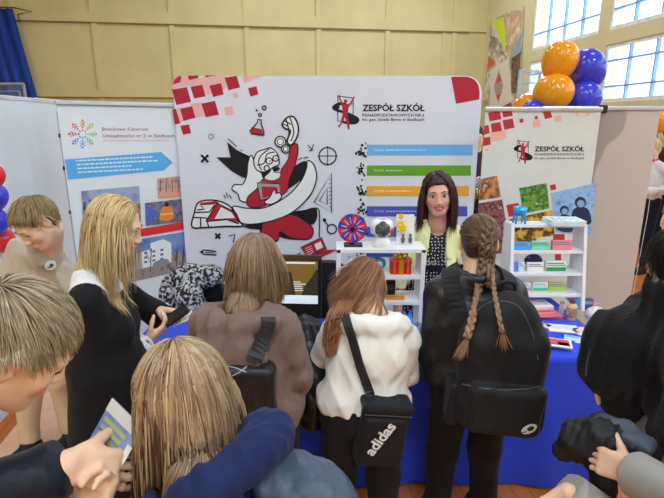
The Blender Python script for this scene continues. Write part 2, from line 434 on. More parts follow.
# -- coloured bars with splashes of black pictograms
def smear(A, x0, x1, y, m, w=.9):
    """a line of print too small to read"""
    x = x0
    while x < x1:
        l = random.uniform(1.2, 3.6); A.line([(x, y), (min(x+l, x1), y)], w, m); x += l+.7
bars = [(144.6, 155.4, (98, 166, 226), 53, 'TECHNIK'), (165.4, 175.6, (92, 150, 40), 29, 'TECHNIK'), (186, 196, (224, 156, 48), 38, 'TECHNIK'), (206.2, 216.2, (72, 80, 170), 50, 'TECHNIK'), (226.6, 236.4, (60, 84, 176), 20, ''), (247, 256.6, (52, 66, 150), 20, '')]
for i, (y0, y1, c, l, tx) in enumerate(bars):
    xr2 = 472.5-i*1.8
    A.rect(366.8, y0, xr2, y1, ink(*c))
    pale = ink(*[min(230, int(q*.45+130)) for q in c])
    ym = (y0+y1)/2+1.1
    if tx: A.text(tx, 373.5, 384.5, ym, pale, h=2.5, bold=.01); smear(A, 386, 373+l, ym-1.1, pale, 1.3)
    for k in range(26):
        a = random.uniform(0, 6.3); q = random.uniform(0, 1)**.7
        x = 362+5.5*q*math.cos(a)-(k % 3 == 0)*1.5; y = (y0+y1)/2+9.5*q*math.sin(a)
        A.shape([(x+random.uniform(.5, 1.9)*math.cos(t), y+random.uniform(.5, 1.9)*math.sin(t)) for t in (0, 1.2, 2.4, 3.6, 5)], BLK if k % 4 else WHT, n=3)
A.build('printed_bar', wall)
# -- drawing of the caped student
W2 = WHT; EW = 1.2
g = lambda x, y: (185+x/4.15, 105+y/4.15)
h = lambda x, y: (180+x/4.024, 180+y/4.024)
G = lambda p: [g(*q) for q in p]
Hh = lambda p: [h(*q) for q in p]
A.poly(G([(175, 153), (215, 186), (270, 213), (292, 218), (300, 260), (268, 305), (240, 300), (195, 275), (131, 217), (190, 217)]), BLK)
A.shape(G([(505, 238), (484, 236), (440, 268), (415, 320), (418, 352), (470, 320), (502, 285)]), BLK, n=4)
A.shape(Hh([(440, 132), (500, 120), (545, 111), (552, 150), (530, 180), (480, 160)]), BLK, n=4)
A.line(Hh(cr([(545, 111), (560, 125), (561, 200), (560, 230)], 5)), EW, BLK)
A.shape(Hh([(330, 168), (440, 138), (505, 165), (536, 200), (520, 236), (460, 235), (405, 222), (390, 245), (345, 240), (325, 205)]), RED, EW, BLK)
A.shape(Hh([(405, 205), (450, 232), (500, 240), (440, 238), (400, 225)]), BLK, n=4)
A.poly(Hh([(248, 184), (332, 172), (332, 200), (282, 196)]), BLK)
A.shape(G([(276, 208), (262, 240), (257, 290), (240, 328), (206, 330), (196, 350), (220, 368), (230, 396), (262, 400), (306, 370), (326, 300), (300, 262)]), W2, EW, BLK)
A.shape(G([(440, 172), (466, 162), (468, 205), (452, 262), (432, 312), (428, 345), (410, 368), (332, 415), (285, 426), (259, 412), (262, 380), (300, 345), (325, 305), (360, 312), (392, 298), (400, 268), (428, 225)]), RED, EW*.8, BLK, n=4)
A.poly(G(cr([(318, 285), (330, 274), (352, 268), (384, 256), (392, 268), (352, 284), (326, 302)], 4, True)), BLK)
A.shape(G([(330, 300), (352, 278), (362, 262), (372, 278), (396, 282), (392, 302), (366, 313), (342, 310)]), W2, EW*.6, BLK)
A.shape(G([(286, 228), (300, 196), (332, 184), (355, 178), (376, 192), (388, 214), (390, 246), (366, 258), (342, 276), (306, 274), (290, 255)]), W2, EW, BLK)
A.line(G(cr([(300, 250), (330, 240), (340, 205), (372, 195)], 5)), EW, BLK); A.line(G(cr([(318, 270), (306, 240), (316, 210), (350, 182)], 5)), EW, BLK)
for x, y, r_ in ((350, 232, 13), (377, 221, 12)): q = g(x, y); A.ring(q[0], q[1], r_/4.15, EW, BLK); A.disc(q[0]+.5, q[1], .6, BLK)
A.line(G(cr([(362, 262), (374, 266), (386, 258)], 4)), EW*.7, BLK); q = g(340, 262); A.ring(q[0], q[1], 2.6, EW, BLK)
A.shape(G([(404, 78), (425, 52), (452, 50), (470, 88), (466, 130), (442, 166), (424, 150), (438, 108), (414, 96)]), W2, EW*1.4, BLK)
for p_ in ([(420, 60), (432, 110), (425, 148)], [(436, 52), (452, 110), (440, 150)], [(408, 78), (430, 90)], [(412, 66), (440, 80)]): A.line(G(cr(p_, 4)), EW, BLK)
for x, y, r_ in ((396, 152, 22), (418, 182, 17)): q = g(x, y); A.disc(q[0], q[1], r_/4.15, W2); A.ring(q[0], q[1], r_/4.15, EW*1.2, BLK); A.ring(q[0], q[1], r_*.6/4.15, EW*.7, BLK)
A.shape(G([(200, 420), (262, 428), (335, 424), (420, 380), (478, 320), (504, 262), (508, 231), (534, 246), (546, 300), (522, 370), (455, 438), (380, 474), (300, 492), (238, 490), (216, 455)]), W2, EW*1.1, BLK)
A.poly(G([(300, 322), (312, 318), (394, 326), (400, 372), (316, 392)]), ink(150, 144, 150)); A.line(G([(300, 322), (392, 326), (398, 372), (312, 396)]), EW, BLK, True)
A.poly(G([(318, 338), (384, 340), (388, 372), (322, 386)]), RED)
A.shape(G([(330, 402), (352, 382), (364, 358), (374, 350), (378, 366), (394, 364), (400, 384), (376, 404), (350, 412)]), W2, EW, BLK)
A.shape(Hh([(50, 188), (58, 135), (78, 88), (148, 82), (205, 108), (232, 160), (252, 184), (180, 186), (105, 190)]), W2, EW*1.3, BLK, n=4)
A.poly(Hh([(84, 90), (146, 84), (160, 92), (140, 98), (78, 102)]), RED)
A.poly(Hh([(106, 166), (150, 92), (215, 126), (238, 176), (190, 158)]), RED); A.poly(Hh([(140, 156), (166, 108), (208, 130), (222, 152)]), W2)
for p_ in ([(56, 150), (108, 152), (116, 188)], [(106, 166), (150, 92), (216, 126)], [(106, 166), (190, 158), (238, 176)], [(60, 130), (120, 128), (140, 100)], [(84, 152), (84, 188)], [(70, 120), (100, 116), (86, 104)]): A.line(Hh(p_), EW*1.2, BLK)
# icons around the drawing
def stroke(pts, w=EW, c=BLK, cl=False): A.line(pts, w, c, cl)
A.poly(G([(268, 112), (278, 92), (318, 100), (330, 126)]), RED); stroke(G([(302, 60), (302, 72), (270, 108), (276, 118), (328, 126), (328, 112), (316, 76), (318, 62)]), EW, BLK, True)
for x, y, r_ in ((312, 41, 6), (329, 12, 8)): q = g(x, y); A.ring(q[0], q[1], r_/4.15, EW, BLK)
q = g(298, 22); A.disc(q[0], q[1], 1, BLK); q = g(109, 131); A.ring(q[0], q[1], 2.3, .8, ink(120, 120, 130))
for f_, x, y, r_ in ((g, 83, 222, 15), (h, 153, 225, 10)):
    stroke([f_(x-r_, y-r_), f_(x+r_, y+r_)], 2.2, BLK); stroke([f_(x+r_, y-r_), f_(x-r_, y+r_)], 2.2, BLK)
q = g(592, 211); A.ring(q[0], q[1], 8.6, EW, BLK); stroke(G([(550, 211), (634, 211)]), .8); stroke(G([(592, 170), (592, 250)]), .8)
stroke(G([(608, 282), (608, 446), (536, 402)]), EW, BLK, True); stroke(G([(590, 345), (590, 412), (558, 396)]), EW, BLK, True)
for k in range(8): y = 310+k*16; stroke(G([(598, y), (608, y)]), .6)
for p_ in ([(180, 140), (215, 172)], [(232, 185), (238, 190)], [(510, 165), (522, 180)], [(535, 162), (522, 190)], [(515, 190), (532, 184)], [(470, 228), (485, 218)], [(492, 220), (512, 215)], [(172, 362), (178, 385)], [(184, 372), (194, 388)], [(162, 372), (168, 388)]): stroke(G(p_), .9)
stroke(Hh([(82, 288), (98, 280), (146, 286), (146, 300), (98, 298)]), EW, BLK, True); A.poly(Hh([(82, 288), (94, 282), (94, 294)]), BLK); stroke(Hh([(104, 290), (140, 292)]), .7)
q = h(581, 160); A.disc(q[0], q[1], 1.8, BLK); stroke(Hh([(581, 160), (598, 188)]), EW); q = h(611, 196); A.ring(q[0], q[1], 4.6, EW, BLK)
A.poly(Hh([(486, 270), (570, 230), (590, 276), (512, 308)]), RED); stroke(Hh([(486, 270), (570, 230), (590, 276), (512, 308)]), .8, BLK, True)
A.poly(Hh([(540, 258), (566, 246), (576, 270), (550, 282)]), WHT)
for k in range(4): stroke(Hh([(504+k*3, 276+k*8), (530+k*3, 264+k*8)]), .9, PINK)
A.poly(Hh([(512, 310), (590, 280), (632, 278), (600, 296), (520, 330)]), RED); stroke(Hh([(400, 340), (486, 292)]), EW)
stroke(Hh([(198, 224), (222, 218), (215, 250)]), EW); stroke(Hh(cr([(190, 300), (204, 292), (196, 288)], 4)), EW)
stroke(Hh(cr([(110, 372), (130, 346), (160, 352), (175, 370)], 4)), EW); stroke(Hh([(636, 342), (604, 366), (622, 420)]), EW); stroke(Hh([(636, 342), (628, 430)]), EW)
A.build('printed_illustration', wall)
# ------------------------------------------------------------------ roll-up on the left, turned half towards us
def rollup(label, x0, y0, ang, w, ht, panel_m, base=True, bar=.0, flip=False):
    """x0,y0: its left foot; ang: turn of its face"""
    r = root('roll_up_banner', label, 'banner', (x0, y0, 0)); M = Matrix.Rotation(ang, 4, 'Z')
    b = MB(); b.box(0, w, 0, .004, .08, ht, M); b.build('printed_panel', panel_m, r)
    b = MB(); b.rbox(-.01, w+.01+bar, -.015, .02, ht-.012, ht+.02, .008, M); b.build('top_rail', M_alu, r)
    b = MB(); b.rbox(-.02, w+.02, -.09, .09, .01, .1, .03, M); b.build('base', M_alu, r)
    b = MB(); b.tube([M@Vector((w/2, .04, .08)), M@Vector((w/2, .03, ht))], .011); b.build('pole', M_alu, r)
    n = M@Vector((0, -1, 0)); return r, n
aL = math.radians(45)
rl, nl = rollup('white roll-up banner with a blue arrow and a burst of coloured dots', -1.78, 3.3, aL, .84, 2.02, mat('banner_white', col(206, 212, 219), rough=.5, var=.02))
A = Art((-1.78, 3.3, 0), nl)
burst = {0: (150, 60, 70), 45: (196, 60, 60), 90: (206, 120, 60), 135: (200, 70, 66), 180: (190, 40, 60), 225: (70, 140, 210), 270: (90, 150, 220), 315: (110, 180, 110)}
for k in range(8):
    a = math.radians(k*45)
    cc = [(120, 190, 90), (176, 170, 60), (196, 120, 60), (200, 70, 60), (186, 40, 60), (70, 140, 210), (86, 150, 220), (90, 176, 120)][k]
    for j in range(1, 5):
        rr = 3.2*j+.6
        A.disc(82.5+rr*math.cos(a), 134-rr*math.sin(a), .85+.08*j, ink(*cc), n=10)
        if j > 2:
            for s_ in (-1, 1): A.disc(82.5+rr*.88*math.cos(a+s_*.17), 134-rr*.88*math.sin(a+s_*.17), .7, ink(*cc), n=8)
A.build('printed_logo', rl)
PUR = ink(150, 66, 92)
A.text('Branżowe Centrum', 102, 148, 130.6, PUR, h=3.4, bold=.0); A.text('Umiejętności nr 2 w Siedlcach', 102.6, 174.5, 137.2, PUR, h=3.4, bold=.0)
smear(A, 103, 170, 140.6, ink(206, 160, 172), .8)
A.build('printed_lettering', rl)
A.poly([(64.5, 159.5), (161, 152), (172.5, 162.5), (163.5, 170.4), (68, 179.3)], ink(82, 162, 224))
for k in range(4):
    y0 = 160.8+k*3.9; x1 = [150, 155, 132, 143][k]
    x = 76+k*.6
    while x < x1:
        l = random.uniform(1.5, 5); sl = lambda q: y0-(q-76)*.052
        A.line([(x, sl(x)), (x+l, sl(x+l))], 1.5, ink(196, 222, 240)); x += l+.9
A.build('printed_arrow', rl)
sky = picture('print_dusk', [(120, 134, 170), (150, 160, 186), (96, 112, 150)], 6)
A.poly([(81, 191), (139, 186), (141, 232), (84, 237)], sky); A.poly([(82, 207), (140, 203), (141, 232), (84, 237)], picture('print_town', [(96, 84, 96), (160, 130, 120), (70, 70, 90), (196, 160, 140)], 30))
for k in range(9): x = 83+k*5.6; q = random.uniform(2, 8); A.poly([(x, 207-q), (x+2.5, 206.8-q), (x+2.7, 210), (x, 210)], ink(70, 80, 110))
A.poly([(157, 178.5), (181, 176), (182, 196.5), (158, 198.5)], picture('print_rail', [(130, 120, 130), (196, 150, 130), (80, 90, 120)], 24)); A.poly([(159, 190), (182, 187), (182, 196.5), (158, 198.5)], ink(200, 146, 124))
for k in range(4): A.line([(160+k*6, 180), (160+k*6, 192)], .8, ink(80, 84, 100))
A.poly([(144.5, 203), (182, 198.5), (183.5, 221.5), (145.5, 226)], picture('print_works', [(92, 100, 150), (130, 120, 130), (76, 80, 110), (150, 130, 120)], 20))
A.poly([(145, 204), (158, 212), (150, 225), (145.5, 226)], ink(76, 96, 170))
A.shape([(160, 212), (163, 207), (170, 206), (173, 211), (172.5, 219), (160, 220)], ink(226, 120, 50), n=4); A.disc(166.3, 204.3, 2.4, ink(40, 40, 50)); A.line([(160, 214.5), (172.5, 213.3)], 1.1, ink(230, 190, 120))
A.poly([(84, 238), (184.5, 221.5), (184.8, 229), (84.6, 246)], ink(206, 44, 46))
A.poly([(88, 247.5), (185.5, 231.5), (187.5, 269), (91, 291)], picture('print_sky', [(76, 106, 170), (110, 134, 186), (130, 150, 190)], 5))
A.poly([(90, 272), (187, 252), (187.5, 269), (91, 291)], picture('print_ground', [(120, 104, 100), (150, 136, 130), (86, 80, 80)], 18))
A.poly([(140, 252.5), (150, 249), (150, 243), (163, 239), (171, 243), (171, 262), (141, 268.5)], ink(214, 216, 220)); A.poly([(123, 256), (140, 252.5), (141, 268.5), (124, 272)], ink(150, 158, 170))
for k in range(3):
    for j in range(3): A.poly([(144+k*8, 252+j*4.5-k*1.5), (147+k*8, 251.4+j*4.5-k*1.5), (147+k*8, 253.6+j*4.5-k*1.5), (144+k*8, 254.2+j*4.5-k*1.5)], ink(90, 100, 130))
A.shape([(153, 263), (160, 259.5), (167, 259), (168, 262.5), (154, 266)], ink(120, 128, 140), n=4)
for x in (131, 150, 176, 182):
    A.line([(x, 276-(x-131)*.2), (x+1, 248)], .9, ink(70, 60, 66))
    for k in range(5): A.line([(x+.8, 252+k*3), (x+random.uniform(-7, 7), 245+k*2)], .5, ink(84, 76, 86))
A.build('printed_photo', rl)
# ------------------------------------------------------------------ roll-up on the right, facing us
YR = 3.6; XRr = at(486, 108, YR).x
rr_, nr = rollup('white roll-up banner with red squares and tinted photographs behind the second shelf', XRr, YR, 0, .815, 1.985, mat('banner_cream', col(196, 200, 198), rough=.5, var=.02))
A = Art((XRr, YR, 0), nr)
k2 = lambda x, y: (480+x/3.54, 105+y/3.54)
def s2(pts, m): A.poly([k2(*q) for q in pts], m)
R2 = ink(172, 44, 54); P2 = ink(214, 166, 150)
for p_ in ([(28, 28), (70, 20), (76, 50), (34, 58)], [(38, 66), (72, 60), (78, 92), (42, 98)], [(80, 54), (116, 48), (122, 80), (86, 88)], [(78, 22), (112, 20), (116, 38), (82, 44)], [(222, 24), (248, 18), (256, 44), (230, 50)], [(15, 74), (30, 70), (34, 100), (13, 106)], [(12, 116), (36, 112), (38, 140), (10, 146)], [(139, 50), (152, 48), (154, 61), (141, 63)], [(193, 40), (203, 38), (205, 49), (195, 51)]): s2(p_, R2)
for p_ in ([(36, 98), (90, 90), (94, 120), (42, 130)], [(187, 56), (212, 52), (216, 76), (190, 80)], [(262, 40), (286, 36), (290, 56), (266, 62)], [(338, 28), (349, 26), (351, 37), (340, 39)], [(374, 28), (386, 26), (388, 36), (376, 38)], [(18, 155), (30, 153), (30, 163), (18, 165)]): s2(p_, P2)
A.build('print', rr_)
logo(A, lambda x, y: (512.2+x/9.6, 136.5+y/9.6), 1/9.6); A.build('printed_logo', rr_)
A.text('ZESPÓŁ SZKÓŁ', 534.5, 584, 151.2, BLK, h=4.9, bold=.03); A.text('PONADPODSTAWOWYCH NR 6', 534.5, 584, 155.4, BLK, h=2.3, bold=.01); A.text('im. gen. Józefa Bema w Siedlcach', 534.5, 584, 159, BLK, h=2.2, bold=.005)
A.build('printed_lettering', rr_)
s2([(3, 262), (60, 250), (74, 326), (-4, 338)], picture('print_orange', [(150, 90, 40), (196, 130, 80), (90, 56, 36), (220, 180, 150)], 14))
s2([(-5, 348), (78, 334), (102, 470), (100, 520), (-22, 540)], picture('print_maroon', [(96, 40, 44), (150, 90, 90), (60, 30, 34), (190, 140, 136)], 22))
s2([(138, 294), (236, 276), (246, 366), (152, 384)], picture('print_green', [(60, 110, 40), (110, 160, 70), (40, 80, 30), (150, 190, 110)], 24))
s2([(93, 354), (136, 346), (145, 386), (102, 396)], R2); s2([(247, 284), (266, 280), (270, 298), (250, 302)], R2)
s2([(104, 404), (256, 372), (264, 462), (120, 500)], picture('print_gold', [(176, 130, 40), (206, 166, 70), (60, 46, 30), (140, 100, 40)], 14))
for k in range(5): s2([(120+k*26, 430-k*4), (138+k*26, 414-k*3), (142+k*26, 440-k*4), (124+k*26, 452-k*4)], ink(60, 48, 32))
s2([(250, 312), (412, 276), (392, 462), (268, 452)], picture('print_blue', [(110, 150, 200), (140, 176, 216), (90, 130, 184)], 14))
for cx, cy, k in ((298, 372, 1.0), (355, 345, 1.25)):
    A.shape([k2(cx-24*k, cy+70), k2(cx-22*k, cy+30), k2(cx-8*k, cy+16), k2(cx+8*k, cy+16), k2(cx+24*k, cy+28), k2(cx+28*k, cy+76)], ink(36, 50, 80), n=4)
    x, y = k2(cx, cy); A.disc(x, y, 4.6*k, ink(40, 50, 74)); A.disc(x+.4, y+1.2, 3*k, ink(130, 160, 200))
s2([(200, 470), (262, 462), (262, 500), (200, 510)], ink(206, 200, 190))
A.rect(553, 234, 564.5, 244, R2); A.poly([(575.5, 233), (581, 231), (577.5, 264), (573, 264)], R2); A.rect(555, 254, 561, 262, R2)
A.build('printed_photo', rr_)
# ------------------------------------------------------------------ blank back of another roll-up, lit through by the windows and an added spot
M_tl = bpy.data.materials.new('thin_banner'); M_tl.use_nodes = True
_nt = M_tl.node_tree; _p = _nt.nodes['Principled BSDF']; _p.inputs['Roughness'].default_value = .7
_tl = _nt.nodes.new('ShaderNodeBsdfTranslucent'); _mx = _nt.nodes.new('ShaderNodeMixShader'); _mx.inputs[0].default_value = .6
_nz = _nt.nodes.new('ShaderNodeTexNoise'); _nz.inputs['Scale'].default_value = 2; _rp = _nt.nodes.new('ShaderNodeValToRGB')
_rp.color_ramp.elements[0].color = (.62, .58, .54, 1); _rp.color_ramp.elements[1].color = (.68, .63, .59, 1)
for a_, b_ in ((_nz.outputs['Fac'], _rp.inputs[0]), (_rp.outputs[0], _p.inputs['Base Color']), (_rp.outputs[0], _tl.inputs['Color']), (_p.outputs[0], _mx.inputs[1]), (_tl.outputs[0], _mx.inputs[2]), (_mx.outputs[0], _nt.nodes['Material Output'].inputs[0])): _nt.links.new(a_, b_)
XG = at(661, 108, 3.74).x
rg, ng = rollup('plain greyish beige back of a roll-up banner with soft shadows on it', XG-.86, 3.74, 0, .86, 1.995, M_tl, bar=.12)
b = MB(); gx = at(602, 108, 3.74).x-XG+.86; b.rbox(gx-.03, gx+.03, -.03, .025, 1.965, 2.022, .008); b.build('rail_clip', M_blk, rg)
# ------------------------------------------------------------------ white side partition, board behind, slim pole
M_part = mat('partition_white', col(198, 207, 216), rough=.6, var=.03, scale=2)
p0, p1 = Vector((-2.297, 4.2, 0)), Vector((-2.297+.19, 2.4, 0)); dv = (p1-p0).normalized(); nn = Vector((dv.y, -dv.x, 0))
r = root('side_partition', 'plain white partition panel closing the stand beside the boy in beige', 'partition', p0)
M_ = Matrix(((dv.x, -nn.x, 0, 0), (dv.y, -nn.y, 0, 0), (0, 0, 1, 0), (0, 0, 0, 1)))
b = MB(); b.rbox(.02, 1.8, .005, .035, .05, 2.05, .004, M_); b.build('panel', M_part, r)
b = MB(); b.rbox(-.02, .02, 0, .04, 0, 2.07, .006, M_); b.rbox(1.8, 1.84, 0, .04, 0, 2.07, .006, M_); b.rbox(.0, 1.82, 0, .04, 2.045, 2.075, .006, M_); b.build('frame', mat('partition_edge', col(190, 190, 198)), r)
q0, q1 = at(34, 97.5, 4.9), at(93, 102.5, 4.9)
r = root('white_board', 'white board edge standing up behind the partition and the left roll-up', 'board', (q0.x, 4.9, 0))
b = MB(); b.prism([(0, .05), (q1.x-q0.x, .05), (q1.x-q0.x, q1.z), (0, q0.z)], 0, .03); b.build('panel', mat('board_white', col(214, 214, 210)), r)
for x in (.05, q1.x-q0.x-.12): b = MB(); b.rbox(x, x+.07, -.2, .25, 0, .05, .01); b.build('foot', M_alu, r)
q = at(58, 112, 3.9)
r = root('slim_pole', 'slim grey telescopic pole standing between partition and left roll-up', 'pole', (q.x, 3.9, 0))
b = MB(); b.tube([(0, 0, .02), (0, 0, q.z)], .014); b.build('tube', M_alu, r)
b = MB()
for z in (1.2, 1.55, 1.8): b.tube([(0, 0, z-.015), (0, 0, z+.015)], .02)
b.build('collar', M_blk, r); b = MB(); b.lathe([(.14, 0), (.14, .012), (.03, .02)]); b.build('base', M_blk, r)
# ================================================================== THE TABLE AND WHAT LIES ON IT
TX0, TX1, TY0, TY1, TZ = -1.05, 1.47, 2.27, 2.76, .745
TX2, TY2 = .93, 3.26          # the second table stands behind the outer end
r = root('exhibition_table', 'long front table hidden under the royal blue cloth', 'table', ((TX0+TX1)/2, (TY0+TY1)/2, 0))
b = MB(); b.rbox(TX0+.01-r.location.x, TX1-.01-r.location.x, -.235, .235, TZ-.035, TZ-.004, .006); b.build('tabletop', mat('table_grey', col(150, 150, 150)), r)
for x in (-1.15, 1.15):
    for y in (-.2, .2):
        b = MB(); b.tube([(x, y, 0), (x, y, TZ-.03)], .016); b.build('leg', M_alu, r)
r = root('exhibition_table', 'small second table under the blue cloth, carrying the booklet shelf', 'table', ((TX2+TX1)/2, (TY1+TY2)/2, 0))
b = MB(); b.rbox(-.26, .26, -.235, .235, TZ-.035, TZ-.004, .006); b.build('tabletop', MC['table_grey'], r)
for x in (-.23, .23):
    for y in (-.2, .2): b = MB(); b.tube([(x, y, 0), (x, y, TZ-.03)], .016); b.build('leg', M_alu, r)
def cloth():
    b = MB(); per = []; ox, oy = (TX0+TX1)/2, (TY0+TY1)/2
    C = [(TX0, TY0), (TX1, TY0), (TX1, TY2), (TX2, TY2), (TX2, TY1), (TX0, TY1)]
    for i, (p, q) in enumerate(zip(C, C[1:]+C[:1])):
        l = math.dist(p, q); k_ = int(l/.017); nx_, ny_ = (q[1]-p[1])/l, -(q[0]-p[0])/l
        for k in range(k_): per.append((p[0]+(q[0]-p[0])*k/k_-ox, p[1]+(q[1]-p[1])*k/k_-oy, nx_, ny_))
    n = len(per); hw, hd = (TX1-TX0)/2, (TY2-TY0)/2; rows = []; H_ = [0, .004, .03, .12, .25, .4, .55, .735]
    ph = [random.uniform(0, 6.28) for _ in range(6)]
    for j, d in enumerate(H_):
        ring = []; t = d/.735
        for k, (x, y, ax, ay) in enumerate(per):
            s = k/n*2*(2*hw+2*hd)
            f = .5*math.sin(s*13+ph[0])+.35*math.sin(s*23+ph[1]+.6*math.sin(s*4))+.25*math.sin(s*7.3+ph[2])
            o = .006+(.012 if j > 0 else 0)+t**.8*(.02+.022*f)
            if j == 0: o = 0
            ring.append(b.bm.verts.new((x+ax*o, y+ay*o, TZ+.004-d+.003*math.sin(s*9)*t)))
        rows.append(ring)
    b._f(rows[0][::-1])
    for p, q in zip(rows, rows[1:]):
        for k in range(n): b._f([p[k], p[(k+1) % n], q[(k+1) % n], q[k]])
    bmesh.ops.recalc_face_normals(b.bm, faces=b.bm.faces[:])
    o = b.build('tablecloth', mat('cloth_blue', col(26, 58, 200), rough=.75, var=.12, scale=2, bump=.15, bscale=300, sheen=.2), None, smooth=True, recalc=False)
    o.location = ((TX0+TX1)/2, (TY0+TY1)/2, 0)
    return tag(o, 'royal blue tablecloth hanging in soft folds nearly down to the wooden floor', 'tablecloth')
cloth()
TT = TZ+.0045                                   # level of the cloth
M_sh = mat('shelf_white', col(222, 220, 218), rough=.5, var=.03)
# ---- first shelf unit with the models
SX0, SX1, SY0, SY1 = .035, .485, 2.5, 2.68
r = root('display_shelf', 'white three-tier display shelf of printed models beside the woman in yellow', 'shelf', ((SX0+SX1)/2, (SY0+SY1)/2, TT))
w = (SX1-SX0)/2; dd = (SY1-SY0)/2
for s in (-1, 1): b = MB(); b.rbox(s*w-.012, s*w+.012, -dd, dd, 0, .5, .002); b.build('side_panel', M_sh, r)
SZ = [.02, .2, .345, .492]
for k, z in enumerate(SZ): b = MB(); b.rbox(-w-(.012 if k == 3 else -.012), w+(.012 if k == 3 else -.012), -dd, dd, z-.011, z+.011, .002); b.build('shelf_board' if k < 3 else 'top_board', M_sh, r)
LV = [TT+z+.011 for z in SZ]
sx = lambda px, z, y=2.57: at(px, 250, y).x
def ctr(px, lv, y=2.58): return Vector((at(px, 270, y).x, y, lv))
# prize wheel
c = ctr(352, LV[3], 2.57)
r = root('prize_wheel', 'small red and blue prize wheel on a black foot on top of the model shelf', 'wheel', c)
b = MB(); mr, mb_ = mat('wheel_red', col(196, 44, 50), rough=.4), mat('wheel_blue', col(44, 58, 168), rough=.4)
n = 48; R_ = .078; cz = .098
for s, y in ((1, -.008), (-1, .008)):
    for k in range(n):
        a0, a1 = 2*math.pi*k/n, 2*math.pi*(k+1)/n; b.mi = (k*12//n) % 2
        b.poly([(0, y, cz), (R_*math.cos(a0), y, cz+R_*math.sin(a0)), (R_*math.cos(a1), y, cz+R_*math.sin(a1))])
        if s == 1: b.poly([(R_*math.cos(a0), -.008, cz+R_*math.sin(a0)), (R_*math.cos(a1), -.008, cz+R_*math.sin(a1)), (R_*math.cos(a1), .008, cz+R_*math.sin(a1)), (R_*math.cos(a0), .008, cz+R_*math.sin(a0))])
o = b.build('disc', [mr, mb_], r)
b = MB(); MX = Matrix.Translation((0, 0, cz))@Matrix.Rotation(math.pi/2, 4, 'X'); b.lathe([(.013, -.005), (.013, .02), (.008, .024)], M=MX); b.build('hub', M_blk, r)
b = MB()
for k in range(12): a = 2*math.pi*(k+.5)/12; b.tube([(.03*math.cos(a), -.0095, cz+.03*math.sin(a)), (.062*math.cos(a), -.0095, cz+.062*math.sin(a))], .003, 4)
b.build('lettering_marks', mat('wheel_print', col(190, 170, 190)), r)
b = MB(); b.rbox(-.045, .055, -.03, .045, 0, .012, .004); b.rbox(-.012, .012, .012, .03, .012, cz, .004); b.build('foot', M_blk, r)
# head-like globe on white stand
c = ctr(381, LV[3], 2.56)
r = root('globe_ornament', 'dark glassy globe in a white holder between prize wheel and flower card', 'ornament', c)
b = MB(); b.lathe([(.045, 0), (.05, .008), (.046, .03), (.034, .05), (.03, .06)]); b.lathe([(.03, .055), (.058, .07), (.064, .1), (.055, .135), (.03, .15), (.026, .146), (.05, .13), (.057, .1), (.03, .06)], M=Matrix.Translation((0, .014, 0))); b.build('holder', M_sh, r, smooth=True)
b = MB(); b.ball((0, -.016, .1), .045); b.build('globe', picture('globe_skin', [(30, 40, 44), (70, 90, 90), (50, 60, 70), (150, 120, 100)], 26), r, smooth=True)
MC['globe_skin'].node_tree.nodes['Principled BSDF'].inputs['Roughness'].default_value = .12
b = MB(); b.ball((.047, -.022, .088), (.012, .012, .022)); b.build('red_tab', mr, r)
# white card with yellow flowers
c = ctr(404, LV[3], 2.6)
r = root('flower_card', 'white standing card with yellow flowers and two small dark vases drawn on it', 'card', c)
b = MB(); Mt = Matrix.Rotation(-.12, 4, 'X'); b.rbox(-.048, .048, 0, .006, 0, .165, .002, Mt); b.rbox(-.02, .02, .006, .05, 0, .01, .003); b.build('panel', mat('card_white', col(232, 230, 224)), r)
b = MB(); ye = mat('flower_yellow', col(232, 180, 36), rough=.5)
for fx, fz, fr in ((-.03, .115, .017), (-.012, .095, .014), (-.03, .16, .012), (-.036, .088, .011)):
    for k in range(5):
        a = 6.283*k/5+fx*50; b.ball((fx+fr*.75*math.cos(a), -.012-fz*.01, fz+fr*.75*math.sin(a)), (fr*.62, .005, fr*.62), u=10, v=6)
b.build('flower', ye, r, smooth=True, )
b = MB()
for s in (-.012, .027): b.lathe([(.008, .012), (.012, .03), (.005, .045), (.009, .06)], c=(s, -.006, 0), n=10)
b.build('vase', mat('vase_grey', col(92, 92, 98)), r, smooth=True)
# second tier
c = ctr(351, LV[2], 2.56)
r = root('cat_figurine', 'small white printed cat figurine on the middle tier', 'figurine', c)
b = MB(); b.ball((0, 0, .028), (.026, .022, .03)); b.ball((0, -.008, .072), (.019, .018, .018)); b.tube([(-.012, -.008, .085), (-.015, -.008, .102)], [.008, .001]); b.tube([(.012, -.008, .085), (.015, -.008, .102)], [.008, .001]); b.tube([(.02, .01, .01), (.035, 0, .015), (.034, -.015, .03)], .006); b.build('body', mat('print_white', col(214, 212, 208), rough=.45), r, smooth=True)
c = ctr(374, LV[2], 2.6)
teal = mat('print_teal', col(34, 160, 170), rough=.4)
r = root('goggles_model', 'teal printed goggles on the middle tier behind the girl in the white hoodie', 'model', c)
b = MB()
for s in (-1, 1): b.tube(cr([(s*.03+.026*math.cos(a), 0, .036+.024*math.sin(a)) for a in np.linspace(0, 2*math.pi, 13)[:-1]], 2, True)+[(s*.03+.026, 0, .036)], .009, 8)
b.tube([(-.06, 0, .05), (-.02, .01, .066), (.02, .01, .066), (.06, 0, .05)], .011, 8); b.build('frame', teal, r, smooth=True)
for s in (-1, 1): b = MB(); b.tube([(s*.055, 0, .045), (s*.06, .05, .04), (s*.055, .07, .02)], .005, 6); b.build('temple', teal, r, smooth=True)
c = ctr(400, LV[2], 2.56)
r = root('gift_box', 'red gift box tied with a shiny gold ribbon and bow on the middle tier', 'gift box', c)
b = MB(); b.rbox(-.055, .055, -.04, .04, 0, .07, .004); b.rbox(-.058, .058, -.043, .043, .058, .08, .004); b.build('box', mat('gift_red', col(186, 24, 44), rough=.3), r)
gold = mat('ribbon_gold', col(222, 160, 40), rough=.25, metal=.5)
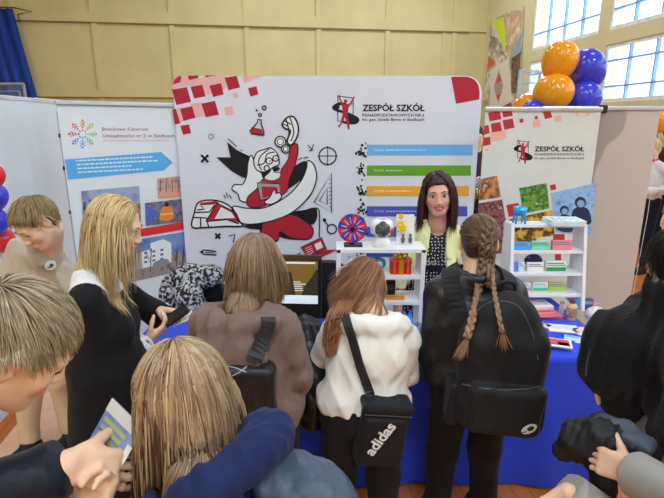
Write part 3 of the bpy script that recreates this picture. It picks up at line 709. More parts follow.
b = MB(); b.box(-.012, .012, -.0445, .0445, 0, .0815); b.box(-.0595, .0595, -.01, .01, 0, .0816)
for s in (-1, 0, 1): b.box(s*.036-.004, s*.036+.004, -.044, -.0405, 0, .075)
b.build('ribbon', gold, r)
b = MB()
for k in range(6):
    a = k*math.pi/3+.3; d = Vector((math.cos(a), math.sin(a), 0))
    b.tube(cr([Vector((0, 0, .082)), d*.03+Vector((0, 0, .11)), d*.042+Vector((0, 0, .094)), d*.02+Vector((0, 0, .083)), Vector((0, 0, .082))], 4), .008, 6, flat=.3)
b.build('bow', gold, r, smooth=True)
# lower tier
c = ctr(347, LV[1], 2.58)
r = root('teal_box', 'teal printed box standing on the lower tier at the shelf\'s inner side', 'box', c); b = MB(); b.rbox(-.03, .03, -.04, .04, 0, .1, .006); b.build('body', teal, r); b = MB(); b.rbox(-.032, .032, -.042, .042, .09, .108, .004); b.build('lid', teal, r)
c = ctr(391, LV[1], 2.62)
r = root('speaker_cube', 'black upright box on the lower tier behind the orange print', 'box', c); b = MB(); b.rbox(-.024, .024, -.03, .03, 0, .085, .005); b.build('body', M_blk, r); b = MB(); b.lathe([(.017, 0), (.017, .004), (.01, .002)], M=Matrix.Translation((0, -.03, .05))@Matrix.Rotation(math.pi/2, 4, 'X')); b.build('cone', mat('cone_grey', col(60, 60, 64)), r)
c = ctr(396, LV[1], 2.53)
r = root('gear_print', 'orange printed toothed strip lying on the lower tier', 'model', c)
b = MB(); orm = mat('print_orange_plastic', col(236, 132, 30), rough=.4); b.rbox(-.05, .05, -.012, .012, 0, .016, .003)
for k in range(8): b.rbox(-.047+k*.0125, -.04+k*.0125, -.011, .011, .014, .025, .002)
b.build('body', orm, r)
# blue wolf in front of the shelf
c = at(405, 322, 2.42); c.z = TT
r = root('wolf_figure', 'bright blue faceted wolf figure sitting in front of the model shelf', 'figure', c)
bl = mat('print_blue_plastic', col(32, 130, 220), rough=.35)
b = MB(); 
def facet(c_, rr, M=None): b.ball(c_, rr, M, u=7, v=5)
facet((0, .02, .05), (.036, .045, .052)); facet((0, -.004, .085), (.03, .032, .055)); facet((.012, -.012, .142), (.026, .03, .028)); facet((.03, -.034, .134), (.013, .024, .013))
for s in (-1, 1):
    b.tube([(.01+s*.014, -.004, .16), (.008+s*.018, .0, .197)], [.012, .001], 5); b.tube([(s*.016, -.03, .08), (s*.018, -.036, .0)], [.013, .011], 6); b.tube([(s*.034, .02, .035), (s*.036, -.02, .008)], [.02, .011], 6)
b.tube([(-.01, .06, .02), (-.04, .075, .03), (-.05, .06, .06)], [.014, .012, .003], 6); b.build('body', bl, r)
c = at(415, 331, 2.45); c.z = TT
r = root('patterned_mug', 'greyish blue patterned glass standing between the blue wolf and the black jacket', 'glass', c); b = MB(); b.lathe([(.03, 0), (.034, .004), (.036, .1), (.033, .1), (.03, .01)], n=20); b.build('body', picture('mug_print', [(90, 100, 160), (150, 156, 196), (60, 60, 110), (190, 190, 210)], 40), r, smooth=True)
# ---- second shelf unit with booklets
ZB = 3.02
c0 = Vector(((at(509, 260, ZB).x+at(578, 260, ZB).x)/2, ZB, TT)); zz_ = lambda y: at(545, y, ZB-.08).z-TT
r = root('booklet_shelf', 'white shelf with slanted sides full of coloured booklets before the roll-up', 'shelf', c0)
WX = (at(579, 260, ZB).x-at(508, 260, ZB).x)/2
BZ = [zz_(295), zz_(275), zz_(253.5), zz_(228)]; HB = BZ[3]+.01
for s in (-1, 1):
    b = MB(); M_ = Matrix(((0, 1, 0, s*WX), (1, 0, 0, 0), (0, 0, 1, 0), (0, 0, 0, 1)))
    b.prism([(-.13, 0), (.1, 0), (.1, HB), (-.03, HB)], -.01, .01, M_); b.build('side_panel', M_sh, r)
for k, z in enumerate(BZ):
    y0 = -.12+.09*z/HB; b = MB(); b.rbox(-WX+.01, WX-.01, y0+.005, .1, z-.009, z+.009, .002); b.build('shelf_board' if k < 3 else 'top_board', M_sh, r)
BL = [TT+z+.0092 for z in BZ]
def booklet(px, lv, w, h, colr, label, y=None, t=.03, c2=None, tilt=-.12, group=None):
    y = ZB-.04; w *= 1.14; h *= .98; x = at(px, 275, y).x; r = root('booklet', label, 'booklet', (x, y, lv), group)
    M_ = Matrix.Rotation(tilt, 4, 'X'); b = MB(); b.rbox(-w/2, w/2, 0, t, 0, h, .002, M_); b.build('pages', mat('paper_%d_%d_%d' % colr, col(*colr), rough=.5, var=.04), r)
    b = MB(); b.box(-w/2+.006, w/2-.006, -.001, -.0003, h*.55, h*.62, M_); b.box(-w/2+.006, w/2-.02, -.001, -.0003, h*.72, h*.82, M_)
    if c2: b.box(-w/2+.003, w/2-.003, -.0012, -.0004, .004, h*.42, M_)
    b.build('print', mat('print_%d_%d_%d' % (c2 or (120, 120, 130)), col(*(c2 or (120, 120, 130)))), r)
    return r
for a in ((519, BL[2], .085, .055, (70, 150, 220), 'blue booklet at the inner end of the shelf\'s upper row'), (538, BL[2], .1, .06, (120, 206, 176), 'mint green booklet in the middle of the upper row', ), (559, BL[2], .105, .065, (226, 130, 144), 'pink booklet at the outer end of the upper row'),
          (512.5, BL[1], .05, .062, (76, 130, 214), 'small blue booklet on the middle row beside the white one'), (521, BL[1], .035, .066, (190, 206, 230), 'narrow pale blue booklet on the middle row'), (535, BL[1], .09, .06, (226, 222, 214), 'plain white booklet on the middle row'), (555.5, BL[1], .115, .07, (206, 220, 206), 'white booklet with a green lower band on the middle row', None, .03, (40, 140, 80)),
          (525, BL[0], .085, .062, (206, 204, 206), 'grey and white striped booklet on the bottom row', None, .03, (150, 150, 160)), (542, BL[0], .085, .064, (226, 228, 224), 'white booklet with a green corner on the bottom row', None, .03, (80, 176, 130)), (559, BL[0], .095, .06, (160, 186, 96), 'lime green booklet at the outer end of the bottom row')):
    booklet(*a)
x = at(533, 262, ZB+.06).x; r = root('purple_pouch', 'dark purple pouch lying behind the booklets of the middle row', 'pouch', (x, ZB+.06, BL[1]))
b = MB(); b.ball((0, 0, .045), (.06, .022, .045)); b.build('body', mat('pouch_purple', col(52, 40, 90)), r, smooth=True); b = MB(); b.tube([(-.05, -.012, .07), (.05, -.012, .07)], .003, 5); b.build('zip', M_alu, r)
x = at(519.5, 230, ZB).x; r = root('pen_holder', 'shiny blue pen holder on legs on top of the booklet shelf', 'holder', (x, ZB+.02, BL[3]))
mbb = mat('holder_blue', col(52, 150, 206), rough=.15, metal=.3)
b = MB(); b.lathe([(.03, .05), (.038, .055), (.043, .105), (.038, .105), (.034, .06)], n=20); b.build('cup', mbb, r, smooth=True)
for s in (-1, 1):
    for t in (-1, 1): b = MB(); b.tube([(s*.024, t*.02, .055), (s*.03, t*.026, 0)], .007, 8); b.build('leg', mbb, r)
c = Vector((at(563, 226, ZB).x, ZB, BL[3]))
for k in range(4):
    r = root('leaflet', ['lowest pale blue leaflet of the stack on the booklet shelf', 'second pale blue leaflet from the bottom of the stack on the booklet shelf', 'second leaflet from the top of the stack on the booklet shelf', 'topmost leaflet of the stack on the booklet shelf, with dark print'][k], 'leaflet', c+Vector((random.uniform(-.008, .008), 0, k*.0085)), 'pale blue leaflets stacked on the booklet shelf', random.uniform(-.06, .06))
    b = MB(); b.rbox(-.105, .105, -.08, .08, 0, .008, .002); b.build('paper', mat('leaflet_pale', col(198, 214, 222)), r)
    b = MB()
    for j in range(4): b.box(-.085+.045*j, -.055+.045*j, -.05, -.03, .008, .0084); b.box(-.08+.045*j, -.06+.04*j, .0, .03, .008, .0084)
    b.build('print', mat('leaflet_print', col(120, 150, 170)), r)
# ---- things lying on the cloth (name, centre in the picture, size, turn, colours)
def flat(name, px, py, w, d, h, rz, colr, label, cat, pr=None, lift=0., group=None):
    c = onz(px, py, TT+lift+h); r = root(name, label, cat, (c.x, c.y, TT+lift+.0004), group, rz)
    b = MB(); b.rbox(-w/2, w/2, -d/2, d/2, 0, h, min(.003, h*.4)); b.build('paper', mat('sheet_%d_%d_%d' % colr, col(*colr), rough=.5, var=.04), r)
    if pr:
        for q in pr:
            b = MB(); b.box(q[0]*w/2, q[1]*w/2, q[2]*d/2, q[3]*d/2, h+.0002, h+.0008); b.build('print', mat('printed_%d_%d_%d' % q[4], col(*q[4]), rough=.5), r)
    return r
flat('brochure_pile', 537, 303, .16, .13, .035, .1, (216, 214, 210), 'low pile of white papers on the table under the booklet shelf', 'papers', [(-.8, .8, -.6, .6, (190, 180, 186))])
for k in range(3):
    flat('leaflet', 543+k*.8, 314.5+k*.6-k*1.2, .19, .11, .006, -.06+.08*k, (204, 92, 104), ['lowest red leaflet under the others beside the bottle', 'middle red leaflet of the three beside the bottle', 'topmost red leaflet of the three beside the bottle, pale print on it'][k], 'leaflet', [(-.8, .7, -.1, .15, (226, 150, 150)), (-.8, .5, .4, .6, (150, 60, 76))], lift=k*.0075, group='red leaflets beside the bottle')
flat('leaflet', 563, 328, .17, .11, .008, -.2, (226, 224, 216), 'large white leaflet lying open beside the bottle', 'leaflet', [(-.7, .6, -.3, .3, (212, 206, 196))], lift=.0)
flat('leaflet', 582, 331, .1, .1, .008, .3, (220, 214, 212), 'white leaflet with faint pink print nearest the black sleeve', 'leaflet', [(-.6, .6, -.3, .5, (210, 186, 190))])
flat('notepad', 545, 325, .06, .06, .008, .6, (196, 176, 164), 'small beige notepad between red and white leaflets', 'notepad', [(-.7, .7, .3, .8, (160, 130, 120))])
flat('leaflet', 536, 327, .05, .07, .005, .5, (58, 104, 196), 'blue leaflet on the cloth beside the beige notepad', 'leaflet', [(-.7, .7, .3, .6, (120, 160, 220))])
flat('leaflet', 532, 332.5, .06, .06, .007, .2, (196, 186, 206), 'lilac leaflet by the shoulder of the leather jacket', 'leaflet', [(-.6, .6, -.4, .5, (160, 150, 190))])
flat('sticker_sheet', 529.5, 338, .05, .05, .004, -.3, (206, 186, 176), 'small pale pink card by the leather sleeve', 'card', [(-.6, .6, -.3, .6, (180, 150, 150))])
flat('leaflet', 573, 338, .09, .07, .006, -.45, (168, 198, 212), 'pale blue leaflet between the white one and the framed brochure', 'leaflet', [(-.7, .7, .2, .7, (110, 160, 196))])
flat('leaflet', 578.5, 340, .05, .07, .005, -.2, (206, 206, 206), 'light grey leaflet at the table edge by the black sleeve', 'leaflet', [(-.5, .5, -.5, .5, (170, 170, 176))])
for k in range(3):
    r = flat('brochure', 559, 343.5-k*.6, .125, .105, .008, -.42+.04*k, (226, 220, 224), ['lowest white brochure under the red and green one', 'white edged brochure just under the red and green one', 'topmost brochure with a red and green cover at the table edge'][k], 'brochure', [(-.8, .8, -.7, .75, (206, 70, 92)), (-.1, .75, -.68, .05, (30, 120, 110))] if k == 2 else [(-.8, .8, -.7, .7, (214, 190, 196))], lift=k*.0088, group='brochures at the table edge')
flat('card', 545.5, 348, .045, .035, .004, -.5, (190, 160, 90), 'small golden card at the front edge of the table', 'card', [(-.6, .6, -.6, .6, (90, 70, 50))])
flat('leaflet', 409, 351, .11, .13, .006, -.3, (214, 212, 214), 'white leaflet with dark pictures between white hoodie and leather jacket', 'leaflet', [(-.8+.42*k, -.45+.42*k, -.7+.5*j, -.35+.5*j, (70, 66, 70)) for k in range(4) for j in range(3)])
c = onz(570.5, 319, TT)
r = root('pump_bottle', 'tan labelled bottle with a dark cap among the leaflets', 'bottle', c)
b = MB(); b.lathe([(.027, 0), (.03, .004), (.03, .085), (.024, .096), (.013, .1), (.013, .106)], n=20); b.build('body', mat('bottle_tan', col(206, 170, 136), rough=.4), r, smooth=True)
b = MB(); b.lathe([(.016, .104), (.016, .122), (.012, .126)], n=16); b.build('cap', mat('cap_brown', col(92, 62, 50)), r)
b = MB(); b.lathe([(.0306, .02), (.0308, .025), (.0308, .075), (.0306, .078)], n=20); b.build('label', picture('label_mix', [(196, 164, 130), (120, 90, 80), (214, 190, 160)], 60), r, smooth=True)
c = onz(594, 321, TT)
r = root('gift_bag', 'crumpled white and pink bag next to the dark blue box', 'bag', c)
b = MB(); b.ball((0, 0, .045), (.055, .04, .05), u=16, v=10)
for v in b.bm.verts:
    v.co += Vector((random.uniform(-.006, .006), random.uniform(-.006, .006), random.uniform(-.006, .006)))
    v.co.z = max(0, v.co.z)
b.build('body', picture('bag_paper', [(214, 206, 214), (220, 190, 204), (226, 220, 224), (190, 120, 150)], 24), r, smooth=True)
b = MB(); b.tube(cr([(-.02, -.01, .085), (-.015, -.01, .11), (.015, -.01, .11), (.02, -.01, .085)], 4), .003, 6); b.build('handle', mat('bag_pink', col(206, 150, 176)), r)
c = onz(586, 309, TT); r = root('blue_box', 'dark blue box standing behind the crumpled bag', 'box', c); b = MB(); b.rbox(-.032, .032, -.02, .02, 0, .07, .003); b.build('body', mat('box_navy', col(52, 80, 120)), r); b = MB(); b.box(-.026, .026, -.0212, -.0202, .04, .06); b.build('print', mat('box_print', col(130, 150, 180)), r)
c = onz(577, 308, TT); r = root('spray_bottle', 'slim white and bright blue spray bottle behind the tan bottle', 'bottle', c); b = MB(); b.lathe([(.018, 0), (.019, .004), (.019, .06), (.01, .075), (.01, .08)], n=16); b.build('body', mat('spray_blue', col(80, 160, 226), rough=.3), r, smooth=True); b = MB(); b.lathe([(.012, .078), (.012, .1), (.008, .104)], n=14); b.rbox(-.025, .004, -.006, .006, .094, .104, .002); b.build('cap', mat('spray_white', col(220, 222, 226)), r)
c = Vector((at(560, 300, 2.62).x+.06, 2.5, TT)); r = root('sand_timer', 'beige slim tube standing to the inner side of the tan bottle', 'tube', onz(561, 314, TT)); b = MB(); b.lathe([(.014, 0), (.014, .075)], n=14); b.build('body', mat('tube_beige', col(196, 190, 170)), r); b = MB(); b.lathe([(.0145, .07), (.0145, .085)], n=14); b.build('cap', mat('tube_cap', col(160, 150, 130)), r)
# ---- monitor
c = Vector((-.19, 2.58, TT))
r = root('computer_monitor', 'black computer monitor showing a video call page behind the girl in brown', 'monitor', c, None, -.06)
pl = lambda px, py: at(px, py, 2.5)-c
x0, x1, z0, z1 = -.205, .135, .1, .455
Mt = Matrix.Translation((0, -.06, 0))@Matrix.Rotation(-.1, 4, 'X')
b = MB(); b.rbox(x0, x1, 0, .03, z0, z1, .006, Mt); b.build('housing', mat('monitor_black', (.012, .011, .010, 1), rough=.3), r)
b = MB(); b.box(x0, x1, -.003, .0, z1-.025, z1, Mt); b.build('bezel', mat('bezel_brown', col(70, 56, 36), rough=.3), r)
def em(name, c_, k):
    m = mat(name, c_, rough=.25); p = m.node_tree.nodes['Principled BSDF']; rp = [n for n in m.node_tree.nodes if n.type == 'VALTORGB'][0]
    m.node_tree.links.new(rp.outputs[0], p.inputs['Emission Color']); p.inputs['Emission Strength'].default_value = k; return m
sx0, sx1, sz0, sz1 = x0+.015, x1-.02, z0+.085, z1-.03
def scr(b, u0, u1, v0, v1, k): b.box(sx0+(sx1-sx0)*u0, sx0+(sx1-sx0)*u1, -.0035-.0004*k, -.003-.0004*k, sz0+(sz1-sz0)*v0, sz0+(sz1-sz0)*v1, Mt)
b = MB(); scr(b, 0, 1, .2, 1, 0); so = b.build('screen', em('screen_picture', col(126, 98, 44), .12), r)
b = MB(); scr(b, 0, 1, 0, .2, 0); b.build('screen_taskbar', em('screen_white', col(198, 212, 226), .5), r)
b = MB(); scr(b, 0, .95, .93, .97, 1); scr(b, .76, .96, .24, .29, 1)
for k in range(5): scr(b, .3, .3+random.uniform(.35, .55), .5-k*.05, .52-k*.05, 2)
b.build('screen_print', em('screen_light', col(200, 200, 196), .45), r)
b = MB()
b.prism([(sx0+(sx1-sx0)*u, sz0+(sz1-sz0)*v) for u, v in ((.3, .2), (.3, .5), (.36, .72), (.44, .78), (.52, .72), (.56, .5), (.6, .2))], -.0046, -.004, Mt)
b.prism([(sx0+(sx1-sx0)*u, sz0+(sz1-sz0)*v) for u, v in ((.7, .2), (.78, .45), (.88, .6), (.97, .8), (1, .8), (1, .2))], -.0046, -.004, Mt); b.build('screen_figure', em('screen_dark', col(62, 54, 40), .06), r)
b = MB(); b.rbox(-.08, .08, -.09, .09, 0, .012, .004); b.rbox(-.03, .03, -.03, -.0, .01, .2, .004); b.build('stand', M_blk, r)
c = onz(306, 326, TT); c.y += .0
r = root('red_leaflet_box', 'small red box with white print standing below the monitor', 'box', (c.x+.015, 2.42, TT)); b = MB(); b.rbox(-.06, .06, -.012, .012, 0, .085, .003, Matrix.Rotation(-.15, 4, 'X')); b.build('body', mat('leaflet_red', col(206, 44, 50), rough=.4), r)
b = MB()
for k in range(3): b.box(-.05+k*.03, -.03+k*.034, -.0135, -.0125, .045-.012*k, .052-.012*k, Matrix.Rotation(-.15, 4, 'X'))
b.box(-.05, .03, -.0135, -.0125, .06, .066, Matrix.Rotation(-.15, 4, 'X')); b.build('print', mat('leaflet_white', col(220, 190, 190)), r)
# ---- chairs behind the table
def chair(label, x, y, rz, m, zt=1.03):
    r = root('upholstered_chair', label, 'chair', (x, y, 0), None, rz)
    b = MB(); b.rbox(-.22, .22, -.22, .22, .42, .48, .025, seg=3); b.build('seat', m, r, smooth=True)
    b = MB(); Mb = Matrix.Translation((0, .2, 0))@Matrix.Rotation(-.12, 4, 'X'); o = rounded(-.21, .21, .55, zt, .1); b.prism(o, 0, .045, Mb); b.build('backrest', m, r)
    for s in (-1, 1):
        b = MB(); b.tube([(s*.19, -.2, 0), (s*.19, -.18, .43)], .013); b.build('leg', M_blk, r)
        b = MB(); b.tube([(s*.19, .25, 0), (s*.19, .2, .42), (s*.17, .245, .7)], .013); b.build('leg', M_blk, r)
    return r
chair('black padded chair standing behind the monitor', -.09, 3.3, math.pi*.98, mat('chair_black', (.016, .016, .018, 1), rough=.6), 1.07)
chair('dark chair under the speckled coat beside the brown hoodie', -.88, 3.32, math.pi*1.02, M_blk, .9)
# ================================================================== BALLOONS
def balloon(c, rad, m, label, group, tilt=(0, 0), knot=True):
    r = root('balloon', label, 'balloon', c, group); M = Matrix.Rotation(tilt[0], 4, 'X')@Matrix.Rotation(tilt[1], 4, 'Y')
    prof = []
    for k in range(1, 17):
        t = math.pi*k/17; z = -math.cos(t); q = math.sin(t)*(1+.06*z); prof.append((rad*q, rad*1.1*(z-.06*(1-z)*(z < 0))))
    b = MB(); b.lathe(prof, n=28, M=M); b.build('skin', m, r, smooth=True)
    b = MB(); b.lathe([(.012, 0), (.006, .008), (.014, .02)][::1], c=(0, 0, -rad*1.26), n=10, M=M); b.build('knot', m, r, smooth=True)
    return r
BO = mat('balloon_orange', col(240, 140, 16), rough=.14, var=.03, spec=.6); BB = mat('balloon_blue', col(52, 56, 186), rough=.14, var=.03, spec=.6); BR = mat('balloon_red', col(206, 40, 50), rough=.14, var=.03, spec=.6)
GB = 'orange and blue balloons of the column behind the right roll-ups'
pr = root('balloon_pole', 'thin stand pole carrying the orange and blue balloons', 'pole', (1.86, 4.32, 0)); b = MB(); b.tube([(0, 0, .02), (0, 0, 2.3)], .012); b.build('tube', M_alu, pr); b = MB(); b.lathe([(.2, 0), (.2, .02), (.02, .03)]); b.build('base', M_alu, pr)
for px, py, Y, rad, m, lb, tl in ((560, 60.5, 4.3, .142, BO, 'topmost orange balloon above the right roll-up banner', (.3, .2)), (554, 92, 4.22, .145, BO, 'lower orange balloon with a purple tuft above it', (1.6, .5)), (587, 69, 4.35, .15, BB, 'upper royal blue balloon above the right roll-up banner', (.5, -.6)), (583.5, 98, 4.3, .142, BB, 'lower royal blue balloon resting behind the roll-up rail', (1.5, -.3)), (528, 107, 4.45, .115, BO, 'small low orange balloon peeking over the roll-up', (1.5, .8)), (533.5, 111, 4.25, .09, BB, 'dark blue small balloon lowest above the roll-up rail', (1.5, .6))):
    balloon(at(px, py, Y), rad, m, lb, None, tl)
t = at(558, 78, 4.2); balloon(t, .03, BB, 'tiny purple balloon between the two big orange ones', None, (0, 1.5))
for k in range(12):
    z = 1.92-.27*(k//3); a = k*2.1+.5*(k//3)
    balloon(Vector((1.86+.15*math.cos(a), 4.32+.12*math.sin(a), z)), .135, BO if k % 2 else BB, 'balloon of the column hidden behind the beige roll-up back, seen only as its shadow', 'balloons hidden behind the beige roll-up back', (1.4, a))
for px, py, rad, m, lb in ((-8, 176, .07, BR, 'red balloon at the picture\'s edge, topmost of the small string'), (-7, 197, .082, BB, 'blue balloon just under the red one beside the partition'), (-7, 222, .085, BB, 'lower blue balloon behind the boy in beige'), (2, 240, .075, BR, 'red balloon lowest of the string, beside the boy\'s shoulder')):
    balloon(at(px, py, 2.95 if py < 230 else 3.05), rad, m, lb, None, (.3, .5))
# ================================================================== SOLID MODELLING BY DISTANCE FIELDS
V3 = lambda p: np.array(tuple(p), np.float32)
def nrm(v): v = V3(v); return v/max(1e-9, float(np.linalg.norm(v)))
def smin(a, b, k):
    if k <= 0: return np.minimum(a, b)
    h = np.clip(.5+.5*(b-a)/k, 0, 1); return b*(1-h)+a*h-k*h*(1-h)
class S3:
    def __init__(s): s.ops = []; s.lo = np.full(3, 1e9); s.hi = -s.lo
    def _b(s, c, r): s.lo = np.minimum(s.lo, np.asarray(c)-r); s.hi = np.maximum(s.hi, np.asarray(c)+r)
    def op(s, mode, f, k): s.ops.append((mode, f, k)); return s
    @staticmethod
    def f_ell(c, r, R=None):
        c = V3(c); r = V3(r); R = None if R is None else np.asarray(R, np.float32)
        def f(P):
            q = P-c
            if R is not None: q = q@R
            a = q/r; k0 = np.sqrt((a*a).sum(1))+1e-9; a = a/r; k1 = np.sqrt((a*a).sum(1))+1e-9
            return k0*(k0-1)/k1
        return f
    @staticmethod
    def f_cap(a, b, ra, rb, ax=None, flat=1., cut=False, cuta=False):
        a = V3(a); b = V3(b); ab = b-a; L2 = max(1e-9, float(ab@ab)); u = ab/math.sqrt(L2)
        if ax is not None: ax = nrm(ax)
        def f(P):
            q = P-a; t = np.clip(q@ab/L2, 0, 1)
            if ax is not None: w = q-t[:, None]*ab; w = w+ax*((w@ax)*(1/flat-1))[:, None]; d = (np.sqrt((w*w).sum(1))-(ra+(rb-ra)*t))*min(1., flat)
            else: w = q-t[:, None]*ab; d = np.sqrt((w*w).sum(1))-(ra+(rb-ra)*t)
            if cut: d = np.maximum(d, (P-b)@u)
            if cuta: d = np.maximum(d, (a-P)@u)
            return d
        return f
    @staticmethod
    def f_box(c, hf, R=None, r=.01):
        c = V3(c); hf = V3(hf)-r; R = None if R is None else np.asarray(R, np.float32)
        def f(P):
            q = P-c
            if R is not None: q = q@R
            q = np.abs(q)-hf; return np.sqrt((np.maximum(q, 0)**2).sum(1))+np.minimum(q.max(1), 0)-r
        return f
    def ell(s, c, r, R=None, k=.02, mode='u'):
        if mode == 'u': s._b(c, max(r)+k)
        return s.op(mode, s.f_ell(c, r, R), k)
    def cap(s, a, b, ra, rb=None, k=.02, mode='u', **kw):
        rb = ra if rb is None else rb
        if mode == 'u': q = max(ra, rb)*max(1, kw.get('flat', 1))+k; s._b(a, q); s._b(b, q)
        return s.op(mode, s.f_cap(a, b, ra, rb, **kw), k)
    def box(s, c, hf, R=None, r=.01, k=.01, mode='u'):
        if mode == 'u': s._b(c, float(np.linalg.norm(hf))+k)
        return s.op(mode, s.f_box(c, hf, R, r), k)
    def chain(s, pts, rs, k=.01, **kw):
        pts = [V3(p) for p in pts]
        rs = rs if hasattr(rs, '__len__') else [rs]*len(pts)
        for a, b, x, y in zip(pts, pts[1:], rs, rs[1:]): s.cap(a, b, x, y, k, **kw)
        return s
    def cut(s, p, n, k=.004):            # keep the side the normal points away from
        p = V3(p); n = nrm(n); return s.op('i', lambda P: (P-p)@n, k)
    def disp(s, amp, freq, seed=0, stretch=(1, 1, .55), puff=False):
        amp *= .6 if puff else -.85; freq *= .85
        g = np.random.default_rng(seed); W = (g.normal(size=(5, 3))*freq*np.array(stretch)).astype(np.float32); ph = g.uniform(0, 6.28, 5).astype(np.float32); W2 = (g.normal(size=(3, 3))*freq*.5).astype(np.float32)
        def f(P, d):
            q = P+(np.sin(P@W2.T+ph[:3])*(.6/freq)).astype(np.float32)
            n = np.sin(q@W.T+ph); n = 1-np.abs(n)*2
            return d+amp*(n*np.array([.5, .4, .3, .25, .2], np.float32)).sum(1)
        return s.op('d', f, 0)
    def ev(s, P):
        P = np.asarray(P, np.float32); out = np.empty(len(P), np.float32)
        for i in range(0, len(P), 200000):
            q = P[i:i+200000]; d = np.full(len(q), 9., np.float32)
            for mode, f, k in s.ops:
                if mode == 'u': d = smin(d, f(q), k)
                elif mode == 's': d = -smin(-d, f(q), k)
                elif mode == 'i': d = -smin(-d, -f(q), k)
                else: d = f(q, d)
            out[i:i+200000] = d
        return out
    def grad(s, P, e=.004):
        g = np.stack([s.ev(P+np.eye(3, dtype=np.float32)[i]*e)-s.ev(P-np.eye(3, dtype=np.float32)[i]*e) for i in range(3)], 1)
        return g/np.maximum(1e-9, np.linalg.norm(g, axis=1, keepdims=True))
    def mesh(s, res=.005, lo=None, hi=None, pad=.02):
        lo = (s.lo if lo is None else np.maximum(s.lo, lo))-pad; hi = (s.hi if hi is None else np.minimum(s.hi, hi))+pad
        B = 4; n = np.ceil((hi-lo)/(res*B)).astype(int)+1
        ax = [lo[i]+np.arange(n[i])*res*B+res*B/2 for i in range(3)]
        C = np.stack(np.meshgrid(*ax, indexing='ij'), -1).reshape(-1, 3)
        dc = s.ev(C).reshape(n); act = np.abs(dc) < res*B*2.0
        N = n*B; F = np.repeat(np.repeat(np.repeat(np.sign(dc)*.05, B, 0), B, 1), B, 2).astype(np.float32)
        I = np.argwhere(act); off = np.stack(np.meshgrid(*[np.arange(B)]*3, indexing='ij'), -1).reshape(-1, 3)
        J = (I[:, None, :]*B+off[None]).reshape(-1, 3)
        F[J[:, 0], J[:, 1], J[:, 2]] = s.ev(lo+J*res)
        return nets(F, lo, res)
def nets(F, o, h):
    S = F < 0; nx, ny, nz = F.shape
    c = np.zeros((nx-1, ny-1, nz-1), np.int8)
    for i in (0, 1):
        for j in (0, 1):
            for k in (0, 1): c += S[i:nx-1+i, j:ny-1+j, k:nz-1+k]
    A = np.argwhere((c > 0) & (c < 8)); idx = np.full(c.shape, -1, np.int32); idx[A[:, 0], A[:, 1], A[:, 2]] = np.arange(len(A))
    acc = np.zeros((len(A), 3)); cnt = np.zeros(len(A)); cor = [(i, j, k) for i in (0, 1) for j in (0, 1) for k in (0, 1)]
    for p in cor:
        for q in cor:
            if sum(q)-sum(p) == 1 and all(b >= a for a, b in zip(p, q)):
                a = F[A[:, 0]+p[0], A[:, 1]+p[1], A[:, 2]+p[2]]; b = F[A[:, 0]+q[0], A[:, 1]+q[1], A[:, 2]+q[2]]
                m = (a < 0) != (b < 0); t = np.where(m, a/np.where(m, a-b, 1), 0)
                pos = np.array(p)+t[:, None]*(np.array(q)-np.array(p)); acc += np.where(m[:, None], pos, 0); cnt += m
    Vv = o+(A+acc/cnt[:, None])*h; Q = []
    for d in range(3):
        e = [0, 0, 0]; e[d] = 1; u, v = [(1, 2), (2, 0), (0, 1)][d]
        s0 = S[:nx-e[0], :ny-e[1], :nz-e[2]]; s1 = S[e[0]:, e[1]:, e[2]:]
        E = np.argwhere(s0 != s1); E = E[(E[:, u] > 0) & (E[:, v] > 0) & (E[:, u] < F.shape[u]-1) & (E[:, v] < F.shape[v]-1)]
        def id_(du, dv): q = E.copy(); q[:, u] += du; q[:, v] += dv; return idx[q[:, 0], q[:, 1], q[:, 2]]
        q = np.stack([id_(-1, -1), id_(0, -1), id_(0, 0), id_(-1, 0)], 1); fl = ~s0[E[:, 0], E[:, 1], E[:, 2]]
        q[fl] = q[fl][:, ::-1]; Q.append(q[(q >= 0).all(1)])
    return Vv, np.concatenate(Q)
def npmesh(name, Vv, Q, mats, parent=None, mi=None, smooth=True, shift=(0, 0, 0), attr=None):
    me = bpy.data.meshes.new(name); k = Q.shape[1]
    me.vertices.add(len(Vv)); me.vertices.foreach_set('co', (np.asarray(Vv)-np.array(tuple(shift))).astype(np.float32).ravel())
    me.loops.add(Q.size); me.loops.foreach_set('vertex_index', Q.astype(np.int32).ravel())
    me.polygons.add(len(Q)); me.polygons.foreach_set('loop_start', (np.arange(len(Q))*k).astype(np.int32))
    o = link(name, me, parent, mats if isinstance(mats, (list, tuple)) else [mats])
    if mi is not None: me.polygons.foreach_set('material_index', np.asarray(mi, np.int32))
    me.polygons.foreach_set('use_smooth', np.full(len(Q), smooth))
    if attr is not None:
        a = me.attributes.new('tone', 'FLOAT', 'POINT'); a.data.foreach_set('value', np.asarray(attr, np.float32))
    me.update(calc_edges=True); me.validate()
    return o
def solid(name, S, res, mats, parent=None, shift=(0, 0, 0), paint=None, **kw):
    Vv, Q = S.mesh(res, **kw); mi = None
    lab = np.arange(len(Vv)); E_ = np.concatenate([Q[:, [0, 1]], Q[:, [1, 2]], Q[:, [2, 3]], Q[:, [3, 0]]])
    for _ in range(400):                 # loose crumbs are dropped
        o_ = lab.copy(); m_ = np.minimum(lab[E_[:, 0]], lab[E_[:, 1]]); np.minimum.at(lab, E_[:, 0], m_); np.minimum.at(lab, E_[:, 1], m_); lab = lab[lab]
        if (o_ == lab).all(): break
    u_, inv, n_ = np.unique(lab, return_inverse=True, return_counts=True)
    if len(u_) > 1:
        kp = (n_ > max(30, .06*n_.max()))[inv]; Q = Q[kp[Q[:, 0]]]; nw = np.cumsum(kp)-1; Vv = Vv[kp]; Q = nw[Q]
    if paint is not None: mi = paint(Vv[Q].mean(1))
    return npmesh(name, Vv, Q, mats, parent, mi, shift=shift)
